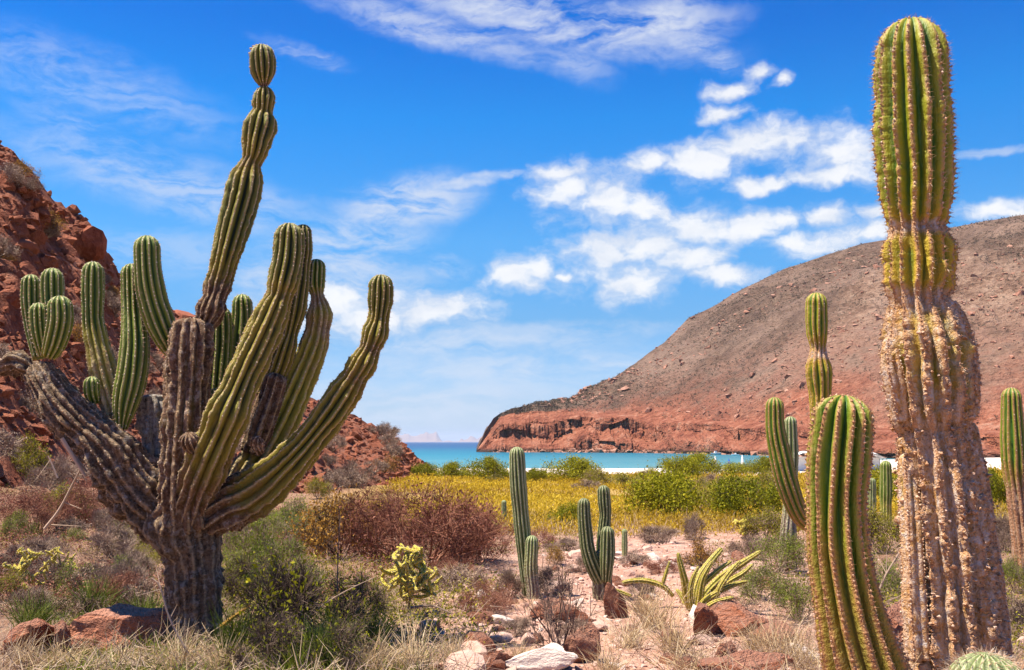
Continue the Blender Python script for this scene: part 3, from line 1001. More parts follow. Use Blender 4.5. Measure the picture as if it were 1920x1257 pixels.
def areoles(col, gap, size, rg, spines=0, spine_len=.03, spine_r=.0012, keep=1.0, shade=None):
    """woolly knobs (and needles) along the rib crests as one mass"""
    s, C, Nn = col['s'], col['crest'], col['nrm']
    L = s[-1]
    n = max(2, int(L / gap))
    t = (np.arange(n) + .5) / n * L
    P_, N_, T_, A_ = [], [], [], []
    for j in range(C.shape[1]):
        tt = np.clip(t + rg.uniform(-.22, .22, n) * gap + (j % 2) * .4 * gap, 0, L * .998)
        P_.append(np.stack([np.interp(tt, s, C[:, j, k]) for k in range(3)], -1))
        N_.append(np.stack([np.interp(tt, s, Nn[:, j, k]) for k in range(3)], -1))
        T_.append(np.stack([np.interp(tt, s, col['tan'][:, k]) for k in range(3)], -1))
        A_.append(np.interp(tt, s, col['age']))
    P_, N_, T_, A_ = np.concatenate(P_), norm(np.concatenate(N_)), norm(np.concatenate(T_)), np.concatenate(A_)
    m = rg.random(len(P_)) < keep
    P_, N_, T_, A_ = P_[m], N_[m], T_[m], A_[m]
    B_ = np.cross(N_, T_)
    sz = size * rg.uniform(.6, 1.4, len(P_))[:, None]
    o = np.stack([P_ + N_ * sz * .75, P_ + T_ * sz * .8, P_ + B_ * sz * .7, P_ - T_ * sz * .8, P_ - B_ * sz * .7], 1)
    V = o.reshape(-1, 3)
    b = (np.arange(len(P_)) * 5)[:, None]
    T = np.concatenate([b + np.array([[0, 1, 2]]), b + np.array([[0, 2, 3]]), b + np.array([[0, 3, 4]]), b + np.array([[0, 4, 1]])])
    sh = np.clip(rg.random(len(P_)) * .7 + .3 - (.15 * A_), 0, 1) if shade is None else np.full(len(P_), shade)
    sh = np.repeat(sh, 5)
    faces = [T]
    if spines:
        m = len(P_)
        pp = np.repeat(P_, spines, 0); nn = np.repeat(N_, spines, 0)
        d = norm(nn + rg.normal(size=pp.shape) * .65)
        tip = pp + d * spine_len * rg.uniform(.5, 1.3, (len(pp), 1))
        V2, Q2 = sticks(pp, tip, np.full(len(pp), spine_r), np.full(len(pp), spine_r * .25))
        faces.append(Q2 + len(V))
        V = np.vstack([V, V2])
        sh = np.concatenate([sh, np.repeat(rg.uniform(.3, 1, len(pp)), 6)])
    return V, faces, sh


def cactus(name, label, base, cat='cactus', group=None):
    e = bpy.data.objects.new(name, None)
    e.empty_display_size = .1
    e.location = base
    link(e)
    return tag(e, label, cat, group)


def trace(pts, d, dd=None, age=(0, 0)):
    """picture trace (u, v, width px [, depth offset [, age]]) at distance d -> control rows"""
    rows = []
    n = len(pts)
    for i, q in enumerate(pts):
        u, v, wpx = q[:3]
        off = q[3] if len(q) > 3 and q[3] is not None else (0 if dd is None else dd[0] + (dd[1] - dd[0]) * i / (n - 1))
        ag = q[4] if len(q) > 4 else age[0] + (age[1] - age[0]) * i / (n - 1)
        x = P(u, v, d + off)
        rows.append((*x, wpx * .5 * PX(v, d + off), ag))
    return rows


def limb(root, name, rows, mat, rg, gap=.035, asize=.005, label=None, parent=None, spines=0, spine_len=.03, keep=1.0, ar=True, **kw):
    base = np.array(root.location)
    c = column(rows, **kw)
    o = obj(name, mesh(name, c['V'] - base, c['F'], mat, c['at'], smooth=True), parent or root)
    if label: o['label'] = label
    if ar:
        V, Fc, sh = areoles(c, gap, asize, rg, spines, spine_len, keep=keep)
        obj('areole_tuft', mesh('areole_tuft', V - base, Fc, AREOLE, {'shade': sh}), o if parent is None else root, kind='stuff')
    return o, c


# ---------------- the great branching cardon on the left
rg = np.random.default_rng(21)
D = 9.0
base = P(366, 1228, D); base[2] = ground_z(base[0], base[1])
big = cactus('branching_cardon_cactus', 'huge many-armed cactus with dark woody trunk and one towering bent arm', base)
K = dict(rg=rg, gap=.036, asize=.0080, spines=1, spine_len=.024, step=.026)
limb(big, 'trunk', trace([(368, 1262, 134), (368, 1225, 114), (367, 1180, 103), (366, 1120, 102), (362, 1060, 108), (357, 1025, 116), (350, 995, 138), (348, 965, 160), (348, 920, 130)], D, age=(1.05, .95)), C_BARK, ribs=17, depth=.065, wob=.10, seed=3, label='dark cracked woody trunk', keep=.3, **K)
limb(big, 'arm', trace([(345, 1005, 80, .1), (305, 968, 108, .0), (250, 908, 110, -.08), (197, 838, 98, -.14), (150, 795, 86, -.15), (112, 757, 78, -.15), (84, 715, 66, -.12), (68, 686, 52, -.1)], D, age=(.98, .84)), C_BARK, ribs=17, depth=.2, wob=.12, seed=4, grow=.08, dome=.5, label='thick brown arm reaching left', **K)
limb(big, 'arm', trace([(84, 712, 48, -.1), (55, 692, 40, -.1), (30, 680, 46, -.12), (4, 688, 36, -.12), (-14, 692, 32, -.12)], D, age=(.95, 1.0)), C_BARK, ribs=9, depth=.3, wob=.3, seed=5, dome=.8, label='scarred brown stub at the end of the brown arm', **K)
for i, (pts, sd) in enumerate([([(74, 672, 26, .12), (64, 620, 34, .14), (58, 565, 37, .14), (58, 515, 35, .14)], 6), ([(100, 668, 26, .08), (101, 610, 38, .08), (98, 550, 42, .08), (98, 503, 41, .08)], 7),
                               ([(84, 668, 24, -.1), (76, 630, 34, -.14), (73, 600, 36, -.14), (73, 568, 35, -.14)], 8), ([(92, 668, 28, -.2), (104, 640, 43, -.24), (113, 600, 47, -.26), (111, 555, 45, -.26)], 9)]):
    limb(big, 'arm', trace(pts, D, age=(.35, -.25)), C_LEFTG, ribs=11, depth=.31, wob=.025, seed=sd, label=('green finger-like shoot on the end of the brown arm'), **K)
limb(big, 'arm', trace([(222, 800, 34, .1, .75), (206, 745, 48, .1, .7), (190, 680, 52, .1, .62), (180, 635, 44, .1, .5), (174, 600, 38, .1, .25), (174, 550, 41, .1, .0), (174, 520, 41, .1, -.1), (175, 491, 40, .1, -.2)], D), C_LEFTG, ribs=11, depth=.3, wob=.07, seed=10, label='arm with yellowed scarred base and green top', **K)
limb(big, 'arm', trace([(178, 755, 20, .0), (172, 735, 30, -.05), (172, 706, 28, -.06)], D, age=(.0, -.2)), C_LEFTG, ribs=9, depth=.3, wob=.02, seed=11, label='small round green bud', **K)
limb(big, 'arm', trace([(228, 805, 22, -.05), (235, 760, 48, -.05), (248, 700, 56, -.03), (253, 640, 52, .0), (249, 570, 42, .05), (246, 495, 38, .08)], D, age=(.2, -.15)), C_LEFTG, ribs=12, depth=.31, wob=.035, seed=12, **K)
limb(big, 'arm', trace([(332, 672, 22, .1), (316, 640, 46, .0), (299, 600, 56, -.05), (285, 556, 55, -.08), (277, 505, 50, -.1), (275, 442, 48, -.1)], D, age=(.36, -.15)), C_LEFTG, ribs=12, depth=.3, wob=.03, seed=13, label='pale green arm curving out and up', **K)
limb(big, 'arm', trace([(346, 985, 108, -.1, .98), (342, 900, 92, -.22, .85), (346, 810, 84, -.25, .76), (352, 710, 86, -.2, .78), (356, 650, 84, -.18, .84), (360, 598, 72, -.15, .92)], D), C_LEFT, ribs=13, depth=.28, wob=.10, seed=14, grow=.06, dome=.5, label='blunt brown central column', **K)
g_, gc = limb(big, 'arm', trace([(372, 622, 36, -.1, .9), (388, 600, 46, -.1, .9), (396, 580, 56, -.1, .8), (402, 560, 44, -.08, .85), (408, 538, 50, -.05, .65), (416, 510, 48, -.03, .5), (428, 465, 58, .0, .35), (443, 410, 66, .06, .25), (455, 365, 68, .1, .3), (462, 334, 62, .13, .4), (467, 314, 42, .14, .55), (471, 304, 36, .15, .6), (476, 291, 45, .16, .5),
                         (482, 262, 57, .18, .35), (488, 236, 62, .2, .3), (491, 216, 44, .22, .5), (493, 208, 36, .22, .5), (494, 192, 43, .22, .35), (495, 178, 40, .23, .35), (495, 169, 28, .23, .5), (495, 164, 12, .24, .8), (494, 156, 26, .24, .5), (493, 140, 43, .24, .15), (492, 115, 48, .24, 0), (491, 84, 44, .24, -.1)], D),
             C_LEFT, ribs=12, depth=.37, wob=.10, seed=15, grow=.05, label='towering bent arm with pinched waists', **K)
limb(big, 'arm', trace([(352, 975, 66, -.15, .9), (382, 885, 84, -.4, .6), (420, 795, 82, -.5, .42), (455, 712, 70, -.48, .38), (486, 645, 66, -.42, .4), (510, 590, 68, -.35, .45), (524, 556, 54, -.31, .55), (531, 530, 62, -.3, .35), (539, 492, 60, -.28, .15), (542, 455, 58, -.26, .1), (543, 419, 54, -.25, 0)], D), C_LEFT, ribs=12, depth=.38, wob=.10, seed=16, grow=.08, label='heavy ribbed arm rising right of the centre', **K)
limb(big, 'arm', trace([(495, 745, 36, .25), (518, 700, 46, .25), (535, 650, 44, .22), (543, 625, 34, .22), (553, 580, 42, .2), (564, 510, 36, .18), (568, 460, 35, .17), (568, 421, 33, .16)], D, age=(.5, .0)), C_LEFT, ribs=11, depth=.31, wob=.09, seed=17, grow=.08, **K)
limb(big, 'arm', trace([(440, 925, 60, .3, .9), (490, 855, 74, .35, .6), (535, 775, 66, .36, .48), (568, 700, 58, .36, .5), (588, 648, 54, .35, .58), (596, 615, 44, .35, .7), (599, 588, 50, .35, .6), (595, 556, 26, .35, .65), (592, 532, 36, .35, .1), (594, 486, 33, .35, -.1)], D), C_LEFTG, ribs=11, depth=.38, wob=.09, seed=18, label='yellowed arm with a small green head', **K)
limb(big, 'arm', trace([(378, 985, 66, -.05, .95), (420, 953, 98, -.1, .85), (475, 925, 92, -.15, .6), (535, 876, 74, -.18, .45), (592, 812, 62, -.2, .38), (640, 745, 64, -.2, .36), (662, 712, 52, -.2, .55), (680, 682, 58, -.2, .4), (693, 654, 42, -.18, .6), (704, 624, 50, -.17, .4), (710, 598, 38, -.16, .45), (714, 560, 47, -.15, .05), (715, 515, 44, -.15, -.1)], D), C_LEFT, ribs=12, depth=.38, wob=.11, seed=19, grow=.08, label='long arm sweeping out to the right and up', **K)
limb(big, 'arm', trace([(436, 800, 50, .45), (442, 720, 54, .45), (450, 650, 50, .45), (454, 600, 40, .45), (454, 552, 37, .45)], D, age=(.3, -.1)), C_LEFTG, ribs=11, depth=.31, wob=.03, seed=20, **K)
limb(big, 'arm', trace([(400, 800, 44, .3), (408, 720, 44, .3), (414, 650, 44, .32), (414, 575, 38, .32)], D, age=(.2, -.1)), C_LEFTG, ribs=11, depth=.31, wob=.03, seed=22, **K)
limb(big, 'arm', trace([(398, 770, 12, -.05), (402, 750, 20, -.06), (402, 728, 16, -.06)], D, age=(0, 0)), C_LEFTG, ribs=8, depth=.3, wob=.02, seed=23, **K)
limb(big, 'arm', trace([(300, 925, 60, .25), (292, 850, 52, .25), (287, 790, 54, .25), (285, 740, 46, .25)], D, age=(.8, .9)), C_DEAD, ribs=9, depth=.3, wob=.3, seed=24, dome=.3, label='dead grey hollow column', **K)
limb(big, 'arm', trace([(470, 850, 40, .15), (490, 795, 52, .15), (507, 748, 46, .16), (520, 700, 40, .16)], D, age=(.75, .9)), C_LEFT, ribs=8, depth=.36, wob=.06, seed=25, dome=.6, label='short withered brown stub', **K)
limb(big, 'arm', trace([(366, 848, 20, -.52), (356, 828, 38, -.6), (352, 812, 30, -.64)], D, age=(.8, .9)), C_LEFT, ribs=11, depth=.36, wob=.05, seed=26, dome=.9, label='dried rosette bud on the central column', **K)
limb(big, 'arm', trace([(490, 850, 14, -.45), (482, 832, 26, -.5), (484, 818, 22, -.52)], D, age=(.85, .95)), C_LEFT, ribs=9, depth=.36, wob=.1, seed=27, dome=.9, label='small dried bud between the two right arms', **K)
# splintered bare wood under the brown arm
for (a_, b_, r_) in [((116, 822, 8.7), (160, 893, 8.75), .02), ((122, 832, 8.72), (163, 885, 8.78), .014)]:
    Vs, Qs = sticks(np.array([P(*a_)]), np.array([P(*b_)]), [r_], [r_ * .7], 6)
    obj('bare_wood', mesh('bare_wood', Vs - base, [Qs], GREYTWIG, {'shade': np.full(len(Vs), .9)}), big)
# flower buds on the topmost head
FLOWER = foliage('dried_flower_bud', (.30, .18, .08), (.50, .36, .20), (.66, .52, .36), 0.1)
for (u, v) in [(473, 92), (471, 101), (478, 88), (474, 112), (476, 123), (472, 127), (484, 86), (479, 134)]:
    c = P(u, v, D + .2)
    rows = [(*(c + np.array([.03, 0, -.005])), .008, 0), (*c, .013, 0), (*(c + np.array([-.028, 0, .008])), .010, 0)]
    cc = column(rows, ribs=6, depth=.3, seg=4, step=.008, wob=.1, seed=int(u))
    obj('flower_bud', mesh('flower_bud', cc['V'] - base, cc['F'], FLOWER, {'shade': np.full(len(cc['V']), .6)}, smooth=True), big)

# ---------------- the old giant on the right
rg = np.random.default_rng(22)
D = 7.0
base = P(1790, 1232, D); base[2] = ground_z(base[0], base[1])
giant = cactus('old_cardon_cactus', 'tallest single-stemmed cactus, green above and corky orange-pink below, by the right edge', base)
rows = trace([(1797, 1290, 178, 0, 1.0), (1795, 1225, 166, 0, 1.0), (1788, 1140, 160, 0, .95), (1780, 1050, 160, 0, .92), (1771, 960, 152, 0, .9), (1763, 890, 146, 0, .86), (1756, 835, 138, 0, .85), (1752, 805, 124, 0, .95), (1748, 775, 148, 0, .75), (1743, 715, 166, 0, .66),
              (1740, 665, 166, 0, .64), (1734, 620, 152, 0, .68), (1728, 588, 132, 0, .72), (1723, 560, 106, 0, .80), (1723, 532, 128, 0, .48), (1723, 490, 130, 0, .42), (1721, 455, 124, 0, .50), (1719, 430, 104, 0, .75), (1719, 404, 118, 0, .38), (1717, 340, 130, 0, .24), (1713, 260, 139, 0, .18), (1711, 180, 138, 0, .1), (1708, 110, 128, 0, .02), (1706, 37, 116, 0, 0)], D)
o_, c_ = limb(giant, 'stem', rows, C_RIGHT, rg, ribs=15, depth=.33, seg=7, step=.017, wob=.085, seed=31, knob=.025, kgap=.034, dome=1.0, sharp=.8, ar=False)
V, Fc, sh = areoles(c_, .034, .0125, rg, spines=5, spine_len=.034, spine_r=.0015, keep=.85)
sh = sh * .8
obj('areole_tuft', mesh('areole_tuft', V - base, Fc, AREOLE, {'shade': sh}), o_, kind='stuff')
# split-off ribs that flare down the lower right side
for i, (pts, sd) in enumerate([([(1878, 1240, 44, .02), (1868, 1140, 46, .02), (1850, 1020, 44, .02), (1838, 930, 42, .02), (1825, 850, 40, .02), (1812, 790, 34, .02)], 33),
                               ([(1818, 775, 34, -.05), (1815, 720, 46, -.06), (1812, 660, 42, -.06), (1803, 610, 32, -.05), (1793, 580, 22, -.04)], 34),
                               ([(1690, 790, 30, -.05), (1682, 730, 44, -.06), (1672, 680, 40, -.06), (1672, 630, 30, -.04)], 35),
                               ([(1722, 1235, 50, -.1), (1716, 1140, 48, -.1), (1712, 1030, 44, -.08), (1706, 930, 42, -.05), (1700, 850, 34, -.02)], 36)]):
    limb(giant, 'stem_fold', trace(pts, D, age=(.98, .70)), C_RIGHT, rg, gap=.026, asize=.010, spines=3, spine_len=.016, ribs=5, depth=.3, seg=6, step=.02, wob=.07, seed=sd, label='corky fold standing out from the old stem')
# thick corky warts where the old spines broke off
n = 3000
ii = rg.integers(0, int(len(c_['s']) * .52), n); jj = rg.integers(0, 15, n)
pp = c_['crest'][ii, jj] + rg.normal(size=(n, 3)) * .016 - c_['nrm'][ii, jj] * .010
V, Fc = rock_mass(pp, np.minimum(rg.lognormal(-4.05, .5, n), .06), rg)
WART = rock_mat('corky_wart', (.20, .075, .03), (.44, .22, .10), (.66, .52, .43), (.60, .47, .40), 22.0, world=True, dust=.3)
obj('cork_wart', mesh('cork_wart', V - base, [Fc], WART), o_, kind='stuff')

# ---------------- the stout ribbed cactus in front of it
rg = np.random.default_rng(23)
D = 4.6
base = P(1690, 1540, D); base[2] = ground_z(base[0], base[1])
front = cactus('stout_cardon_cactus', 'stout leaning ribbed cactus with rounded top, cut off by the bottom edge', base)
rows = trace([(1705, 1560, 190, 0, .75), (1672, 1420, 180, 0, .66), (1636, 1300, 165, 0, .58), (1608, 1210, 148, 0, .50), (1587, 1120, 126, 0, .44), (1573, 1030, 114, 0, .38), (1569, 940, 112, 0, .3), (1573, 860, 118, 0, .2), (1579, 800, 114, 0, .08), (1584, 741, 106, 0, 0)], D)
o_, c_ = limb(front, 'stem', rows, C_FRONT, rg, ribs=13, depth=.37, seg=8, step=.0105, wob=.03, seed=41, knob=.022, kgap=.024, dome=.8, sharp=.85, ar=False, spin=.35)
V, Fc, sh = areoles(c_, .024, .0100, rg, spines=5, spine_len=.018, spine_r=.0007)
obj('areole_tuft', mesh('areole_tuft', V - base, Fc, AREOLE, {'shade': sh * .6}), o_, kind='stuff')

# ---------------- the slender candelabra behind it
rg = np.random.default_rng(24)
D = 13.0
base = P(1542, 1128, D); base[2] = ground_z(base[0], base[1])
b13 = base
slim = cactus('slender_cardon_cactus', 'tall slender cactus with pinched waist and curved side arm, behind the stout cactus', base)
K = dict(rg=rg, gap=.05, asize=.007)
limb(slim, 'stem', trace([(1544, 1140, 40, 0, .9), (1542, 1060, 40, 0, .8), (1540, 960, 40, 0, .7), (1538, 860, 38, 0, .6), (1538, 790, 36, 0, .5), (1538, 740, 42, 0, .4), (1535, 695, 49, 0, .35), (1534, 668, 36, 0, .75), (1534, 650, 30, 0, .6), (1532, 625, 40, 0, .3), (1531, 590, 43, 0, .15), (1531, 549, 38, 0, 0)], D), C_RIGHT, ribs=11, depth=.26, wob=.05, seed=51, **K)
limb(slim, 'arm', trace([(1538, 985, 26, 0, .5), (1515, 982, 30, -.05, .5), (1494, 955, 38, -.1, .4), (1474, 900, 43, -.12, .3), (1462, 850, 42, -.12, .2), (1453, 800, 38, -.12, .1), (1452, 745, 33, -.12, 0)], D), C_FRONT, ribs=11, depth=.25, wob=.03, seed=52, **K)
base = P(1476, 1118, D + 2.5); base[2] = ground_z(base[0], base[1])
stub = cactus('brown_stemmed_cactus', 'thin cactus with bare brown lower stem and pale green tip, behind the curved arm', base)
limb(stub, 'stem', trace([(1476, 1125, 34, 0, 1.0), (1477, 1050, 33, 0, 1.0), (1479, 985, 28, 0, .85), (1483, 920, 25, 0, .3), (1484, 850, 25, 0, .05), (1482, 781, 23, 0, -.1)], D + 2.5), C_PALE, ribs=10, depth=.2, wob=.05, seed=53, **K)

rg = np.random.default_rng(25)
D = 13.0
base = P(1921, 1075, D); base[2] = ground_z(base[0], base[1])
edge = cactus('ochre_cardon_cactus', 'green-topped cactus with orange flaking base, cut by the right edge', base)
K = dict(rg=rg, gap=.05, asize=.007)
limb(edge, 'stem', trace([(1924, 1085, 44, 0, 1.0), (1918, 1010, 42, 0, .95), (1911, 950, 40, 0, .85), (1906, 905, 42, 0, .6), (1901, 860, 45, 0, .3), (1898, 800, 42, 0, .15), (1896, 727, 35, 0, 0)], D), C_FRONT, ribs=12, depth=.24, wob=.04, seed=61, **K)

# ---------------- cacti out in the wash
rg = np.random.default_rng(26)
D = 11.5
base = P(992, 1150, D); base[2] = ground_z(base[0], base[1])
mid = cactus('pale_column_cactus', 'pale straight column cactus with one short side stem, standing before the bay', base)
K = dict(rg=rg, gap=.045, asize=.004)
limb(mid, 'stem', trace([(996, 1165, 30, .1, .8), (992, 1110, 29, .08, .55), (984, 1040, 29, .05, .3), (976, 960, 31, .02, .15), (971, 900, 32, 0, .05), (969, 838, 28, 0, -.1)], D), C_PALE, ribs=13, depth=.24, wob=.02, seed=71, **K)
limb(mid, 'arm', trace([(1000, 1160, 28, -.08, .9), (1000, 1110, 25, -.1, .85), (996, 1070, 26, -.1, .6), (997, 1030, 25, -.1, .35), (998, 1004, 23, -.1, .2)], D), C_PALE, ribs=11, depth=.24, wob=.05, seed=72, **K)
base = P(1128, 1155, D); base[2] = ground_z(base[0], base[1])
three = cactus('three_armed_cactus', 'dark three-armed cactus on a grey trunk in the sandy wash', base)
limb(three, 'trunk', trace([(1129, 1172, 36, 0, 1.0), (1129, 1130, 33, 0, .95), (1129, 1090, 36, 0, .8), (1128, 1055, 36, 0, .6), (1128, 1030, 26, 0, .4)], D), C_DARK, ribs=11, depth=.17, wob=.06, seed=73, **K)
limb(three, 'arm', trace([(1128, 1095, 24, -.02), (1114, 1066, 31, -.05), (1102, 1030, 29, -.06), (1097, 990, 26, -.06), (1095, 960, 25, -.06), (1095, 934, 23, -.06)], D, age=(.35, -.1)), C_DARK, ribs=11, depth=.25, wob=.06, seed=74, **K)
limb(three, 'arm', trace([(1132, 1080, 22, .05), (1131, 1030, 26, .06), (1133, 990, 24, .07), (1135, 965, 22, .07), (1133, 940, 25, .07), (1131, 910, 23, .07)], D, age=(.35, -.1)), C_DARK, ribs=11, depth=.25, wob=.08, seed=75, **K)
limb(three, 'arm', trace([(1136, 1090, 20, -.1), (1138, 1055, 27, -.12), (1139, 1020, 28, -.12), (1139, 987, 25, -.12)], D, age=(.35, -.1)), C_DARK, ribs=11, depth=.25, wob=.06, seed=76, **K)
limb(three, 'arm', trace([(1140, 1036, 12, 0), (1148, 1035, 15, 0), (1153, 1032, 13, 0)], D, age=(.9, .9)), C_DARK, ribs=8, depth=.25, wob=.1, seed=77, **K)
for (u, v0, v1, wpx, lab, sd) in [(945, 988, 938, 10, 'tiny dark cactus alone in the yellow field, next to the tall pale column', 81), (1171, 1046, 992, 11, 'short dark cactus on stony sand, right of the three-armed cactus', 82),
                                  (1661, 985, 864, 22, 'pale green young cactus seen between the stout and the tallest cactus', 83), (1634, 980, 896, 17, 'small pale cactus half hidden behind the stout cactus', 84),
                                  (132, 906, 862, 13, 'little green cactus at the foot of the rocky hill', 85), (1108, 741, 722, 4, 'distant lone cactus on the skyline of the headland', 86)]:
    if sd == 86:
        q = P(u, v0, 742); 
    else:
        q = hit(u, v0)
    dd = q[1]
    rg = np.random.default_rng(sd)
    t_ = cactus('young_column_cactus', lab, q)
    limb(t_, 'stem', trace([(u + 1, v0 + 4, wpx * .85, 0, .7), (u, (v0 * .7 + v1 * .3), wpx, 0, .35), (u, (v0 + v1) / 2, wpx * 1.05, 0, .2), (u, v1, wpx * .95, 0, 0)], dd), C_PALE if sd != 83 else C_LEFTG, rg, gap=.06 * dd / 14, asize=.007, ribs=11 if sd != 86 else 6, depth=.24, wob=.04, seed=sd, step=.05 if dd < 100 else .5, seg=5)

# ---------------- creeping cactus with arching stems
rg = np.random.default_rng(27)
D = 10.6
base = P(1300, 1150, D); base[2] = ground_z(base[0], base[1])
creep = cactus('creeping_cactus', 'sprawling cactus with arching yellow-green stems beside the red boulders', base)
K = dict(rg=rg, gap=.03, asize=.004, spines=3, spine_len=.018)
for i, pts in enumerate([[(1302, 1150, 26, 0), (1291, 1125, 23, -.05), (1284, 1090, 18, -.1), (1276, 1058, 13, -.12), (1271, 1036, 8, -.12)],
                         [(1304, 1148, 24, .0), (1302, 1115, 21, .05), (1313, 1080, 18, .12), (1335, 1050, 16, .2), (1354, 1028, 11, .25)],
                         [(1306, 1150, 22, .0), (1325, 1112, 18, .0), (1357, 1080, 18, 0), (1390, 1058, 16, -.05), (1427, 1034, 9, -.1)],
                         [(1308, 1150, 22, -.1), (1312, 1118, 19, -.14), (1318, 1085, 15, -.16), (1336, 1052, 9, -.15)],
                         [(1306, 1152, 20, -.15), (1322, 1128, 17, -.2), (1345, 1112, 14, -.25), (1350, 1113, 12, -.26)],
                         [(1343, 1128, 10, -.25), (1348, 1105, 13, -.25), (1366, 1077, 13, -.22), (1388, 1052, 8, -.2)],
                         [(1335, 1118, 14, .1), (1365, 1092, 14, .12), (1392, 1076, 12, .14), (1412, 1058, 7, .15)],
                         [(1262, 1118, 9, .1), (1244, 1100, 13, .1), (1215, 1090, 14, .12), (1188, 1089, 12, .15), (1166, 1093, 9, .15)],
                         [(1242, 1098, 8, .1), (1247, 1080, 9, .1), (1256, 1052, 5, .1)],
                         [(1184, 1118, 7, -.1), (1164, 1111, 10, -.1), (1142, 1103, 7, -.1)],
                         [(1308, 1150, 16, .05), (1335, 1118, 13, .05), (1372, 1098, 12, .05), (1402, 1090, 7, .05)],
                         [(1304, 1150, 16, .1), (1310, 1108, 13, .15), (1340, 1075, 12, .2), (1372, 1052, 7, .25)],
                         [(1300, 1150, 16, -.2), (1294, 1118, 13, -.24), (1298, 1088, 11, -.26), (1310, 1062, 6, -.26)],
                         [(1306, 1152, 14, -.3), (1340, 1130, 12, -.34), (1376, 1120, 8, -.36)],
                         [(1306, 1153, 18, .2), (1290, 1140, 16, .3), (1280, 1120, 13, .35), (1268, 1105, 9, .4)]]):
    pts = [(q_[0], q_[1], q_[2] * .84, q_[3]) for q_ in pts]
    limb(creep, 'stem', trace(pts, D, age=(.45, .22)), C_CREEP, ribs=7, depth=.34, seg=5, step=.02, wob=.04, seed=90 + i, dome=1.5, **K)

# ---------------- grey spiny hedgehog cactus at the bottom
rg = np.random.default_rng(28)
D = 5.6
base = P(1848, 1290, D); base[2] = ground_z(base[0], base[1])
hedge = cactus('hedgehog_cactus', 'small round cactus bristling with grey spines at the foot of the tallest cactus', base)
c0 = P(1848, 1224, D)
rad = .20
rows = [(c0[0], c0[1], c0[2] - .45, rad * .8, .4), (c0[0], c0[1], c0[2] - .25, rad, .3), (c0[0], c0[1], c0[2] - .12, rad, .2), (c0[0], c0[1], c0[2], rad * .9, .1)]
limb(hedge, 'stem', rows, C_PALE, rg, gap=.02, asize=.005, spines=6, spine_len=.055, ribs=21, depth=.18, seg=5, step=.02, wob=.03, seed=95, dome=.8)


# ---------------- cholla: jointed, knobbly, yellow-green
def cholla_build(t, s):
    p = position(t)
    v = t.n('ShaderNodeTexVoronoi'); t.l(p, v.inputs['Vector']); v.inputs['Scale'].default_value = 75.0
    n = t.noise(p, 9.0, 3, .6)
    col = t.mix(t.ss(n, .35, .65), (.46, .41, .035), (.68, .52, .05))
    col = t.mix(t.ss(t.attr('age'), .4, .9), col, (.17, .10, .05))
    col = t.mix(t.ss(v.outputs['Distance'], .25, .6), t.mix(.55, col, (.72, .62, .30)), col)
    t.l(col, s.inputs['Base Color'])
    t.l(t.bump(v.outputs['Distance'], 1.0, -.02), s.inputs['Normal'])


CHOLLA = material('cholla_skin', cholla_build)


